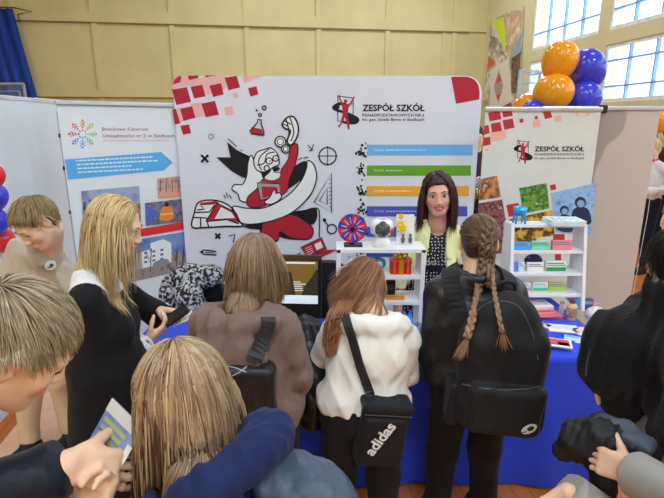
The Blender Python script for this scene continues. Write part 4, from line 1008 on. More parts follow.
# ---- frames
def frame(th, pitch=0., roll=0.):
    """columns: right, forward, up; th: heading (90 = away from the camera), pitch: looking down, degrees"""
    M = Matrix.Rotation(math.radians(th-90), 3, 'Z')@Matrix.Rotation(-math.radians(pitch), 3, 'X')@Matrix.Rotation(math.radians(roll), 3, 'Y')
    return np.array(M, np.float32)
# ---- head, hand
def add_head(S, c, R, s=1., ear=True, smile=0., fem=False):
    c = V3(c); w = lambda x, y, z: c+R@(np.array((x, y, z), np.float32)*s)
    E = lambda p, r, k, mode='u', Q=None: S.ell(w(*p), np.array(r)*s, R if Q is None else R@Q, k*s, mode)
    C = lambda a, b, ra, rb, k, mode='u': S.cap(w(*a), w(*b), ra*s, rb*s, k*s, mode)
    E((0, -.014, .034), (.073, .093, .084), .01); E((0, .026, -.03), (.057, .062, .082), .03)
    for q in (-1, 1):
        C((q*.05, -.002, -.045), (q*.02, .052, -.094), .02, .014, .03); E((q*.036, .058, -.026), (.021, .02, .022), .02)
    E((0, .064, -.094), (.022, .018, .018), .025); C((-.036, .074, .02), (.036, .074, .02), .013, .013, .02)
    for q in (-1, 1): E((q*.031, .098, .003), (.018, .014, .011), .012, 's')
    for q in (-1, 1): E((q*.031, .0735, .002), (.0145, .0125, .0115), .004)
    C((0, .084, .012), (0, .1005, -.03), .0075, .0105, .014); E((0, .0995, -.034), (.011, .0105, .009), .006)
    for q in (-1, 1): E((q*.012, .092, -.037), (.008, .01, .0075), .006)
    if smile: C((-.024, .077, -.062+smile), (.0, .089, -.066), .005, .007, .006); C((.024, .077, -.062+smile), (.0, .089, -.066), .005, .007, .006); E((0, .086, -.073), (.019, .009, .006), .005)
    else: E((0, .0875, -.062), (.021, .009, .0055), .005); E((0, .086, -.072), (.018, .009, .0065), .005)
    E((0, .098, -.067), (.024, .008, .0016), .003, 's')
    if ear:
        for q in (-1, 1):
            Q = np.array(Matrix.Rotation(q*.35, 3, 'Z')@Matrix.Rotation(-.2, 3, 'X'), np.float32)
            E((q*.077, -.008, .0), (.0085, .019, .031), .006, 'u', Q); E((q*.085, -.004, .002), (.006, .011, .02), .004, 's', Q)
    return w
def add_hand(S, wr, d, palm, side, curl=(.35, .5, .4), spread=.1, thumb=.5, s=1., each=None):
    """wr: wrist, d: along the fingers, palm: out of the palm, side: +1/-1 which side the thumb leaves on"""
    wr = V3(wr); d = nrm(d); palm = V3(palm); palm = nrm(palm-d*float(palm@d)); t = side*np.cross(d, palm)
    for a, b_ in ((.026, .03), (.009, .011), (-.01, -.009), (-.026, -.028)): S.cap(wr+t*a*.7*s+d*.012*s, wr+d*.085*s+t*b_*s, .0145*s, .0115*s, .012*s)
    S.ell(wr+d*.035*s+t*.026*s+palm*.01*s, np.array((.018, .028, .016))*s, np.stack([t, d, palm], 1), .012*s)
    tips = []
    for i, (off, ln, r) in enumerate(((.029, .072, .0086), (.0098, .08, .0088), (-.0098, .075, .0084), (-.028, .06, .0076))):
        cu = curl if each is None else each[i]
        p = wr+d*.088*s+t*off*s; a = 0.
        for j, fr in enumerate((.46, .31, .23)):
            a += cu[j]; q = p+(d*math.cos(a)+palm*math.sin(a)+t*(spread*off/.03))*ln*fr*s
            S.cap(p, q, r*s*(1-.1*j), r*s*(.93-.1*j), .004*s); p = q
        tips.append(p)
    p = wr+d*.022*s+t*.026*s+palm*.006*s; dr = nrm(d*.62+t*.62+palm*.35)
    for j, (ln, r0, r1) in enumerate(((.04, .0135, .0108), (.032, .0105, .0095), (.026, .0093, .0078))):
        q = p+dr*ln*s; S.cap(p, q, r0*s, r1*s, .006*s); p = q; dr = nrm(dr+(d*.5+palm*.45-t*.25)*thumb)
    return tips, p
# ---- hair
def hair_mat(name, dark, light, rough=.38):
    if name in MC: return MC[name]
    m = mat(name, dark, rough=rough, spec=.45); nt = m.node_tree; p = nt.nodes['Principled BSDF']
    at_ = nt.nodes.new('ShaderNodeAttribute'); at_.attribute_name = 'tone'; rp = [n for n in nt.nodes if n.type == 'VALTORGB'][0]
    rp.color_ramp.elements[0].position = .0; rp.color_ramp.elements[0].color = dark; rp.color_ramp.elements[1].position = 1.; rp.color_ramp.elements[1].color = light
    nz = [n for n in nt.nodes if n.type == 'TEX_NOISE'][0]; nz.inputs['Scale'].default_value = 40
    ad = nt.nodes.new('ShaderNodeMath'); ad.operation = 'MULTIPLY_ADD'; ad.inputs[1].default_value = .3; nt.links.new(nz.outputs['Fac'], ad.inputs[0]); nt.links.new(at_.outputs['Fac'], ad.inputs[2])
    sb = nt.nodes.new('ShaderNodeMath'); sb.operation = 'SUBTRACT'; sb.inputs[1].default_value = .15; nt.links.new(ad.outputs[0], sb.inputs[0]); nt.links.new(sb.outputs[0], rp.inputs[0])
    return m
def march(S, P, D, n, step, grav, gk, off, wob=.05, seed=0, stay=None):
    """grow strands over the solid S; grav: pull per strand (N,3) or (3,), gk: how strongly per step"""
    g = np.random.default_rng(seed); P = P.astype(np.float32); D = D.astype(np.float32); out = [P.copy()]; grav = np.asarray(grav, np.float32)
    w = g.normal(size=P.shape).astype(np.float32)*wob
    for i in range(n):
        w = w*.8+g.normal(size=P.shape).astype(np.float32)*wob*.5
        k = gk if not callable(gk) else gk(i/n)
        D = D*(1-k)+grav*k+w*.3; D /= np.linalg.norm(D, axis=1, keepdims=True)+1e-9
        Q = P+D*(step if not hasattr(step, '__len__') else np.asarray(step)[:, None])
        d = S.ev(Q); G = S.grad(Q); o_ = off if not callable(off) else off(i/n)
        hit = d < o_; Q[hit] += (G*(o_-d)[:, None])[hit]
        if stay is not None:
            far = (d > o_+.004) & (i/n < stay); Q[far] -= (G*(d-o_-.004)[:, None])[far]*.7
        dn = (D*G).sum(1); m = hit & (dn < 0); D[m] -= (G*dn[:, None])[m]
        P = Q; out.append(P.copy())
    return np.stack(out, 1)
def strands(name, L, rad, m, parent, shift, tone, sides=3, taper=.25):
    """L: (N, steps, 3) polylines made into one mesh of fine tapered locks"""
    N, K, _ = L.shape; T = np.gradient(L, axis=1); T /= np.linalg.norm(T, axis=2, keepdims=True)+1e-9
    up = np.array((.13, .21, .97)); A = np.cross(T, up); A /= np.linalg.norm(A, axis=2, keepdims=True)+1e-9; B = np.cross(T, A)
    t = np.linspace(0, 1, K); prof = np.minimum(1, (1-t)/.45+taper*.4)*np.minimum(1, .5+t*6)
    rad = np.broadcast_to(np.asarray(rad, np.float32), (N,)); rr = (rad[:, None]*prof[None])[..., None]
    ring = [L+rr*(math.cos(a)*A+math.sin(a)*B) for a in [2*math.pi*k/sides for k in range(sides)]]
    Vv = np.stack(ring, 2).reshape(-1, 3); ii = np.arange(N)[:, None, None]*K*sides+np.arange(K-1)[None, :, None]*sides; k0 = np.arange(sides)[None, None]; k1 = (k0+1) % sides
    Q = np.stack([ii+k0, ii+k1, ii+sides+k1, ii+sides+k0], -1).reshape(-1, 4)
    tn = np.repeat(np.broadcast_to(np.asarray(tone).reshape(N, -1), (N, K)) if np.asarray(tone).ndim < 2 or np.asarray(tone).shape[1] == 1 else tone, sides, 1).reshape(-1)
    return npmesh(name, Vv, Q, m, parent, shift=shift, attr=tn)
def scalp(n, c, R, s, keep, seed=0, rad=(.075, .095, .087), cen=(0, -.014, .034)):
    """random roots on the skull; keep(x, y, z) picks them in head coordinates (unit sphere)"""
    g = np.random.default_rng(seed); q = g.normal(size=(n*6, 3)); q /= np.linalg.norm(q, axis=1, keepdims=True)
    q = q[keep(q[:, 0], q[:, 1], q[:, 2])][:n]; loc = q*np.array(rad)*s+np.array(cen)*s
    return (V3(c)+loc@R.T).astype(np.float32), q.astype(np.float32)
def tang(q, v):
    """v made tangent to the unit sphere at q"""
    t = v-(v*q).sum(1, keepdims=True)*q; return t/(np.linalg.norm(t, axis=1, keepdims=True)+1e-9)
# ================================================================== PEOPLE: shared building blocks
def skin_mat(name, c):
    m = mat(name, c, rough=.5, var=.06, scale=25, spec=.35, bump=.04, bscale=180); p = m.node_tree.nodes['Principled BSDF']
    p.inputs['Subsurface Weight'].default_value = .12; p.inputs['Subsurface Radius'].default_value = (.02, .008, .004); p.inputs['Subsurface Scale'].default_value = .3
    return m
SK = skin_mat('skin_fair', col(228, 178, 150)); LIP = skin_mat('lips', col(206, 136, 124)); EYEW = mat('eye_white', col(226, 224, 222), rough=.2); IRIS = mat('iris', col(70, 66, 60), rough=.1); BROW = mat('brow_hair', col(110, 84, 60)); LASH = mat('lash', col(40, 30, 28))
def cloth_mat(name, c, rough=.8, bump=.12, bs=240, var=.1, sheen=.05, **kw): return mat(name, c, rough=rough, bump=bump, bscale=bs, var=var, scale=6, sheen=sheen, spec=.25, **kw)
Z3 = np.array((0, 0, 1.), np.float32)
class Fig:
    def __init__(F, label, head, neck, pel, th, shw=.35, ank=None, arms=None, skin=SK, name='person', loc=None, leg=1., group=None):
        F.hc, F.hth, F.hp, F.hr, F.hs = V3(head[0]), *head[1:]; F.HR = frame(F.hth, F.hp, F.hr)
        F.neck, F.pel = V3(neck), V3(pel); F.u = nrm(F.neck-F.pel); a = math.radians(th); r = np.array((math.sin(a), -math.cos(a), 0), np.float32)
        F.r = nrm(r-F.u*float(r@F.u)); F.f = np.cross(F.u, F.r); F.R = np.stack([F.r, F.f, F.u], 1); F.shw = shw; F.len = float(np.linalg.norm(F.neck-F.pel)); F.skin = skin
        F.sh = {'L': F.neck-F.r*(shw/2-.025)-F.u*.085, 'R': F.neck+F.r*(shw/2-.025)-F.u*.085}
        F.hip = {'L': F.pel-r*.085-Z3*.03, 'R': F.pel+r*.085-Z3*.03}; fh = np.array((math.cos(a), math.sin(a), 0), np.float32); F.fh = fh
        F.ank = {}; F.knee = {}
        for s, q in (('L', -1), ('R', 1)):
            p = V3(ank[s]) if ank and s in ank else np.array((F.pel[0]+r[0]*.1*q, F.pel[1]+r[1]*.1*q, .08), np.float32); p[2] = max(p[2], .08); F.ank[s] = p
            F.knee[s] = (F.hip[s]+p)/2+fh*.03
        F.arm = {}
        for s, q in (('L', -1), ('R', 1)):
            d = dict((arms or {}).get(s, {})); 
            d.setdefault('el', F.sh[s]+F.r*q*.05-Z3*.27+F.f*.02); d.setdefault('wr', V3(d['el'])-Z3*.22+F.f*.06); d['el'] = V3(d['el']); d['wr'] = V3(d['wr'])
            d.setdefault('d', nrm(d['wr']-d['el'])); d.setdefault('palm', -F.r*q); d.setdefault('kw', {}); F.arm[s] = d
        F.loc = Vector((*((F.ank['L']+F.ank['R'])/2)[:2], 0)) if loc is None else Vector(loc)
        F.o = root(name, label, 'person', F.loc, group)
    def base(F, S, b=0., hands=True, head=True, smile=0., hs=1., ear=True):
        """the body under the clothes as one continuous surface"""
        if head:
            add_head(S, F.hc, F.HR, F.hs, smile=smile, ear=ear)
            S.cap(F.hc+F.HR@np.array((0, -.022, -.07))*F.hs, F.neck+F.u*.0, .05*F.hs+.002, .06, .03)
        F.torso(S, -.022, k=.05); 
        for s, q in (('L', -1), ('R', 1)):
            A = F.arm[s]; S.cap(F.sh[s], A['el'], .043, .036, .03); S.cap(A['el'], A['wr'], .036, .026, .02)
            if hands: A['tips'] = add_hand(S, A['wr'], A['d'], A['palm'], q, s=hs, **A['kw'])
            S.cap(F.hip[s], F.knee[s], .068, .047, .03); S.cap(F.knee[s], F.ank[s], .046, .035, .02); S.cap(F.ank[s]-Z3*.03, F.ank[s]-Z3*.035+F.fh*.13, .035, .028, .02)
    def build_body(F, res=.006, smile=0., eyes=True, hs=1., lips=True, ear=True, lid=0., face=True):
        S = S3(); F.base(S, smile=smile, hs=hs, ear=ear)
        def paint(C):
            q = (C-F.hc)@F.HR/F.hs; lp = (q[:, 1] > .06) & (q[:, 1] < .12) & (np.abs(q[:, 0]) < .026) & (np.abs(q[:, 2]+.0665-smile*(np.abs(q[:, 0])/.026)**2) < .0095)
            return lp.astype(int)
        F.body = solid('body', S, res, [F.skin, getattr(F, 'lip', LIP)], F.o, F.loc, paint if lips else None); F.Sb = S
        W = lambda x, y, z: F.hc+F.HR@(np.array((x, y, z), np.float32)*F.hs)
        if eyes:
            for q in (-1, 1):
                b = MB(); c = W(q*.031, .0745, .0025); R4 = Matrix(F.HR.tolist()).to_4x4(); rr = .0132*F.hs
                prof = [(rr*math.sin(math.pi*k/14), -rr*math.cos(math.pi*k/14)) for k in range(1, 14)]
                T = Matrix.Translation(Vector(c.tolist()))@R4@Matrix.Rotation(-math.pi/2, 4, 'X')@Matrix.Rotation(-.0, 4, 'X')
                b.lathe(prof, n=18, M=T)
                e = b.build('eye', [EYEW, IRIS], F.o, smooth=True, shift=F.loc)
                fw = Vector(F.HR[:, 1].tolist()); 
                for p in e.data.polygons:
                    v = (p.center+F.loc-Vector(c.tolist())).normalized()
                    if v.dot(fw) > .84: p.material_index = 1
        for q in (-1, 1) if face else ():
            b = MB(); pts = [W(q*(.031+.0165*math.cos(a)), .0865-.006*abs(math.cos(a))-(.004 if math.cos(a) > .8 else 0), .0045+.0085*math.sin(a)-lid) for a in np.linspace(.1, math.pi-.1, 9)]
            b.tube(pts, [.0008]+[.0017]*7+[.0008], 5); b.build('eyelash', LASH, F.o, smooth=True, shift=F.loc)
            b = MB(); pts = [W(q*x, y, z) for x, y, z in ((.014, .091, .0215), (.026, .091, .027), (.038, .085, .0265), (.049, .074, .021))]
            b.tube(cr(pts, 3), [.002]+[.0034]*8+[.001], 5, flat=.7); b.build('eyebrow', F.brow if hasattr(F, 'brow') else BROW, F.o, smooth=True, shift=F.loc)
    def torso(F, S, b=0., k=.05, w=.145, dp=.105, bust=0., low=1.):
        n, u, r, f = F.neck, F.u, F.r, F.f; L = F.len
        [S.cap(n+r*q*.025-u*.03, F.sh[s]-r*q*.012, .052+b, .046+b, .02) for s, q in (('L', -1), ('R', 1))]
        S.ell(n-u*.2, (F.shw*.4+b, dp+b, .18), F.R, .03); S.ell(n-u*L*.62, (w-.02+b, dp-.008+b, .2), F.R, .03); S.ell(F.pel+u*.02, (w+.01+b, dp+.012+b, .15*low), F.R, .03)
        if bust:
            for q in (-1, 1): S.ell(n-u*.235+f*(.07+b)+r*q*.07, (.072, .06, .075), F.R, .03)
    def sleeve(F, S, s, b=.012, k=.035, cuff=.0, up=None, end=0.):
        A = F.arm[s]; w = A['wr']-nrm(A['wr']-A['el'])*end
        S.cap(F.sh[s], A['el'], .046+b, .042+b, .02); S.cap(A['el'], w, .042+b, .031+b+cuff, .02, cut=True)
        if cuff: d = nrm(w-A['el']); S.cap(w-d*.045, w, .034+b*.5, .032+b*.5, .004, cut=True, cuta=True)
    def legs(F, S, b=.012, k=.03, bt=.03, wide=0.):
        S.ell(F.pel, (.165+b, .125+b, .14), F.R*0+np.stack([F.r, np.cross(Z3, F.r), Z3], 1), .03)
        for s in 'LR': S.cap(F.hip[s], F.knee[s], .078+b, .058+b+wide, k); S.cap(F.knee[s], F.ank[s]-Z3*0+Z3*bt, .056+b+wide, .044+b+wide, k, cut=True)
    def shoes(F, m, sole=None, name='shoe'):
        for s in 'LR':
            a = F.ank[s]; S = S3(); p = np.array((a[0], a[1], 0), np.float32)
            S.cap(p+Z3*.055-F.fh*.03, p+Z3*.04+F.fh*.15, .046, .04, .02); S.cap(p+Z3*.06, p+Z3*.1, .046, .046, .02); S.cut(p+Z3*.004, -Z3, .002); S.cut(p+Z3*.115, Z3, .004)
            o = solid(name, S, .007, m, F.o, F.loc)
            S = S3(); S.cap(p-F.fh*.03+Z3*.012, p+F.fh*.15+Z3*.012, .05, .044, .02, ax=Z3, flat=.3); S.cut(p+Z3*.001, -Z3, .001); solid('sole', S, .006, sole or m, o, F.loc)
    def W(F, x, y, z): return F.hc+F.HR@(np.array((x, y, z), np.float32)*F.hs)
def hair_shell(F, grow=.008, line=(.078, .058), nape=-.075, ears=True):
    """close cap of hair: the skull grown a little, cut at the hairline"""
    S = S3(); s = F.hs; W = F.W
    S.ell(W(0, -.014, .034), np.array((.073+grow, .093+grow, .084+grow))*s, F.HR, .01)
    S.ell(W(0, -.045, -.02), np.array((.06+grow*.5, .052+grow*.5, .06))*s, F.HR, .02)
    return S
# ================================================================== PEOPLE: each in turn
def hit(S, x, y, off=.004, t0=.3):
    """the point of a solid that is seen at x, y"""
    d = np.array(ray(x, y), np.float32); L = float(np.linalg.norm(d)); d = d/L; t = t0
    for _ in range(160):
        v = float(S.ev((np.array((0, 0, CAM_H), np.float32)+d*t)[None])[0])-off
        if v < .0008: break
        t += max(.0015, v*.7)
        if t > 6: break
    return Vector((np.array((0, 0, CAM_H))+d*t).tolist())
def strap(name, S, pix, w, m, parent, shift, off=.004, th=.003, extra=()):
    pts = [q for q in (hit(S, x, y, off) for x, y in pix) if q.y < 4]
    if pts:
        pts = [Vector(q) for q in cr(pts, 5)]
    pts = pts+[Vector(e) for e in extra]
    P = np.array([tuple(q) for q in pts], np.float32)
    for _ in range(25):
        P[1:-1] = P[1:-1]*.5+(P[2:]+P[:-2])*.25; d_ = S.ev(P)-off-.003; m_ = d_ < 0; P[m_] -= (S.grad(P)*d_[:, None])[m_]
    pts = [Vector(q.tolist()) for q in P]; g = S.grad(P, .02); b = MB(); rows = []
    for i, p in enumerate(pts):
        d = (pts[min(i+1, len(pts)-1)]-pts[max(i-1, 0)]).normalized(); n = Vector(g[i].tolist()); n = (n-d*n.dot(d)).normalized(); sd = d.cross(n)
        rows.append([b.bm.verts.new(p+sd*w*a+n*th*c) for a, c in ((-.5, -1), (.5, -1), (.5, 1), (-.5, 1))])
    for p, q in zip(rows, rows[1:]):
        for k in range(4): b._f([p[k], p[(k+1) % 4], q[(k+1) % 4], q[k]])
    b._f(rows[0][::-1]); b._f(rows[-1])
    return b.build(name, m, parent, shift=shift)
def short_hair(F, m, n=700, seed=0, ln=6, fringe=1.):
    S = hair_shell(F, .007); S.cut(F.W(0, .072, .056), F.HR@np.array((0, .78, -.62)), .008); S.cut(F.W(0, 0, -.055), F.HR@np.array((0, 0, -1.)), .01)
    for q in (-1, 1): S.ell(F.W(q*.085, .012, -.012), np.array((.03, .034, .03))*F.hs, F.HR, .008, 's')
    S.disp(.002, 90, seed)
    base = solid('hair', S, .005, m, F.o, F.loc)
    P, q = scalp(n, F.hc, F.HR, F.hs, lambda x, y, z: (y*.78-z*.62 < .12) & (z > -.5) & ~((np.abs(x) > .8) & (z < .05) & (y > -.1)), seed, (.079, .099, .09))
    cw = np.array((.1, -.5, .86)); v = q-cw; v = tang(q, v+np.array((0, .35, 0))*np.clip(q[:, 2:3], 0, 1)); D = v@F.HR.T
    L = march(F.Sb, P, D, ln, .0085*F.hs, np.array((0, 0, -1.)), lambda t: .04+.1*t, lambda t: .008+.005*math.sin(t*3), .05, seed, .8)
    rg = np.random.default_rng(seed); strands('hair_lock', L, rg.uniform(.0009, .0019, len(L))*F.hs, m, F.o, F.loc, np.clip(rg.normal(.5, .22, len(L))[:, None]-.12+np.linspace(-.1, .25, L.shape[1])[None], 0, 1))
    return S
def long_hair(F, m, n, length, coll, seed=0, part=0., back=.5, keep=None, cover=None, grav=(0, 0, -1), gk=.12, step=.015, rad=(.0014, .0034), wob=.06, spread=1., tone=(.5, .22), tiptone=.15, vary=.25, stay=.35, side=1.):
    S = hair_shell(F, .006)
    if cover is None: S.cut(F.W(0, .075, .06), F.HR@np.array((0, .85, -.52)), .008)
    else: cover(S)
    S.disp(.002, 70, seed, puff=True); base = solid('hair', S, .005, m, F.o, F.loc); coll = merged(coll, S)
    keep = keep or (lambda x, y, z: (y*.85-z*.52 < .2) & (z > -.55))
    P, q = scalp(n, F.hc, F.HR, F.hs, keep, seed, (.0785, .0985, .09))
    sg = np.where(q[:, :1] > part, 1., -1.); w_ = np.clip(q[:, 1:2]*1.6+.45, 0, 1); cw = np.array((part, -.3, .95)); v = np.concatenate([sg*side*(.35+.65*np.clip(q[:, 2:3], 0, 1)), -back*np.clip(q[:, 2:3]+.2, .1, 1)+0*sg, -.8*np.ones_like(sg)], 1)*w_+((q-cw)*.9+np.array((0, 0, -.5)))*(1-w_)
    D = tang(q, v)@F.HR.T
    rg = np.random.default_rng(seed+1); K = int(length/step)
    st = step*rg.uniform(1-vary, 1, len(P))
    L = march(coll, P, D, K, st, np.array(grav, np.float32), gk, lambda t: .0015+.005*t, wob, seed, stay)
    tn = np.clip(rg.normal(tone[0], tone[1], len(L))[:, None]+np.linspace(0, tiptone, L.shape[1])[None], 0, 1)
    strands('hair_lock', L, rg.uniform(*rad, len(L))*F.hs, m, F.o, F.loc, tn)
    return S
def merged(*Ss):
    """one solid that is the union of several"""
    M = S3(); M.lo = np.min([s.lo for s in Ss], 0); M.hi = np.max([s.hi for s in Ss], 0)
    for s in Ss: M.op('u', s.ev, 0)
    return M
N3 = lambda *a: np.array(a, np.float32)

def person_beige():                                                 # boy in beige, reading with his head bent
    c = at(37, 223, 2.2); neck = at(49, 257, 2.34); pel = Vector((-1.62, 2.62, .86))
    a0 = onz(30, 448, .06); a1 = onz(72, 437, .06)
    F = Fig('fair haired boy in a beige sweatshirt with a round white badge, head bowed', (c, -122, 38, 4, .98), neck, pel, -112, .36, {'R': (a0.x, a0.y, .08), 'L': (a1.x, a1.y, .08)},
            {'L': dict(el=neck+Vector((.17, .0, -.3)), wr=neck+Vector((-.02, -.2, -.38)), d=N3(-.7, -.6, -.1), palm=N3(-.3, .3, .9)), 'R': dict(el=neck+Vector((-.24, -.02, -.27)), wr=neck+Vector((-.14, -.24, -.36)), d=N3(.5, -.7, -.1), palm=N3(.3, .3, .9))})
    F.brow = mat('brow_fair', col(140, 112, 80)); F.build_body(.0055, eyes=False, lid=.008, lips=False)
    S = S3(); F.torso(S, .022, w=.15)
    for s in 'LR': F.sleeve(S, s, .024)
    S.cap(F.neck, F.neck+(F.hc-F.neck)*.34, .08, .07, .015); S.cut(F.pel-F.u*.1, -F.u, .01); S.disp(.017, 15, 3); S.disp(.006, 36, 5)
    solid('sweatshirt', S, .007, cloth_mat('beige_sweat', col(178, 168, 152)), F.o, F.loc); F.top = S
    p = hit(S, 50.5, 265.5, .002); g = S.grad(np.array([tuple(p)], np.float32))[0]
    q = Vector(g.tolist()).to_track_quat('Z', 'Y').to_matrix().to_4x4(); b = MB(); b.lathe([(.0255, -.004), (.0255, .003), (.023, .005)], M=Matrix.Translation(p)@q); b.mi = 1
    b.lathe([(.009, .005), (.009, .006)], c=(.004, .003, 0), n=8, M=Matrix.Translation(p)@q); b.box(-.014, .002, -.01, -.004, .005, .006, Matrix.Translation(p)@q); b.build('badge', [mat('badge_white', col(222, 220, 220), rough=.3), mat('badge_print', col(60, 70, 84))], F.o, shift=F.loc)
    S = S3(); F.legs(S, .004, wide=.012); S.disp(.006, 16, 4); solid('trousers', S, .009, cloth_mat('beige_trousers', col(196, 174, 140)), F.o, F.loc)
    F.shoes(mat('shoe_black', (.014, .014, .015, 1), rough=.5))
    short_hair(F, hair_mat('hair_dark_blond', col(104, 82, 52), col(184, 158, 112)), 1500, 1, 7)
person_beige()

def person_black_dress():
    c = at(116, 226, 1.9); neck = at(93, 272, 1.88); pel = Vector((-.93, 1.86, .9))
    wl = at(158, 309, 2.12); wr = at(147, 342, 1.95)
    F = Fig('blond woman in a black dress with a white collar, looking at a phone', (c, 8, 20, 0, .98), neck, pel, 12, .35, {'L': (-.92, 2.02, .08), 'R': (-.92, 1.8, .08)},
            {'L': dict(el=Vector((-.8, 2.14, 1.02)), wr=wl, d=at(190, 313, 2.08)-wl, palm=N3(.0, -.35, -.8), kw=dict(curl=(.3, .35, .3), thumb=.6)), 'R': dict(el=at(112, 372, 1.8), wr=wr, d=at(176, 318, 2.02)-wr, palm=N3(-.25, .45, .75), kw=dict(curl=(.55, .6, .4), thumb=.9))})
    F.build_body(.0045, hs=.98)
    S = S3(); F.torso(S, .012, bust=1, w=.15)
    for s in 'LR':
        A = F.arm[s]; w = A['wr']-nrm(A['wr']-A['el'])*.07; S.cap(F.sh[s], A['el'], .066, .06, .04); S.cap(A['el'], w, .06, .05, .03, cut=True)
    S.cap(F.pel, F.pel*N3(1, 1, 0)+N3(0, 0, .36), .165, .215, .06, ax=F.r, flat=1.05); S.cut(N3(0, 0, .4), N3(0, 0, -1), .01); S.cap(F.neck+F.u*.0, F.neck+F.u*.1, .075, .08, .01, 's'); S.disp(.005, 14, 6)
    blk = cloth_mat('dress_black', (.008, .008, .010, 1), rough=.85, sheen=.05); solid('dress', S, .0075, blk, F.o, F.loc); F.top = S
    S2 = S3(); S2.cap(F.neck-F.u*.012-F.f*.01, F.neck+F.u*.012-F.f*.005, .125, .098, .01, cut=True); S2.ell(F.neck+F.f*.06-F.u*.05, (.1, .075, .03), F.R, .03); S2.op('i', lambda P: S.ev(P)-.012, .004); S2.op('s', lambda P: S.ev(P)+.0, .002)
    S2 = S3(); S2.ell(F.neck-F.u*.03+F.f*.01, (.155, .135, .075), F.R, .01); S2.op('i', lambda P: S.ev(P)-.011, .003); S2.op('s', lambda P: S.ev(P)-.003, .002); S2.cap(F.neck-F.u*.1, F.neck+F.u*.12, .06, .06, .004, 's')
    solid('collar', S2, .005, cloth_mat('collar_white', col(222, 220, 220)), F.o, F.loc)
    lace = picture('lace', [(204, 200, 200), (222, 218, 216), (170, 164, 162)], 90); lace.node_tree.nodes['Principled BSDF'].inputs['Roughness'].default_value = .85
    for s in 'LR':
        A = F.arm[s]; d = nrm(A['wr']-A['el']); S3_ = S3(); S3_.cap(A['wr']-d*.1, A['wr']-d*.0, .046, .05, .01, cut=True, cuta=True); S3_.cap(A['wr']-d*.03, A['wr']+d*.03, .036, .04, .004, 's'); S3_.disp(.005, 70, 8); solid('lace_cuff', S3_, .0045, lace, F.o, F.loc)
    S = S3()
    for s in 'LR': S.cap(F.knee[s]+Z3*.1, F.ank[s], .062, .045, .02)
    solid('tights', S, .009, cloth_mat('tights_navy', col(30, 34, 84)), F.o, F.loc); F.shoes(mat('shoe_black', (.014, .014, .015, 1)))
    coll = merged(F.Sb, F.top)
    hm = hair_mat('hair_golden', col(146, 104, 60), col(228, 198, 148), .35)
    def cover(S):
        S.cut(F.W(0, .058, .066), F.HR@np.array((0, .88, -.47)), .01)
    long_hair(F, hm, 1500, .42, coll, 11, part=-.05, back=.75, keep=lambda x, y, z: (y*.88-z*.47 < .33) & (z > -.6), cover=cover, gk=.13, rad=(.0015, .0034), tone=(.55, .2), side=.75, wob=.04)
    b = MB(); e = F.W(.072, -.005, -.042); b.ball(e, .006, u=10, v=6); b.ball(Vector(e.tolist())-Vector((0, 0, .014)), .007, u=10, v=6); b.build('earring', mat('pearl', col(226, 214, 204), rough=.2), F.o, smooth=True, shift=F.loc)
    # what she holds
    p = at(176, 315.5, 2.03); r = root('mobile_phone', 'black mobile phone held by the blond woman in the black dress', 'phone', p)
    M_ = Matrix.Rotation(math.radians(28), 4, 'Z')@Matrix.Rotation(-.5, 4, 'Y')@Matrix.Rotation(.25, 4, 'X'); b = MB(); b.rbox(-.06, .06, -.034, .034, -.007, .007, .006, M_); b.build('case', M_blk, r, smooth=False)
    b = MB(); b.box(-.055, .055, -.03, .03, .0071, .0077, M_); b.build('glass', mat('phone_glass', (.02, .02, .025, 1), rough=.1), r)
    p = at(184, 318, 2.06); r = root('paper_slip', 'white paper slip held under the black phone', 'paper', p); M_ = Matrix.Rotation(.3, 4, 'Z')@Matrix.Rotation(-.35, 4, 'Y'); b = MB(); b.rbox(-.05, .05, -.045, .045, -.0012, .0012, .001, M_); b.build('sheet', mat('slip_white', col(224, 222, 226)), r)
person_black_dress()

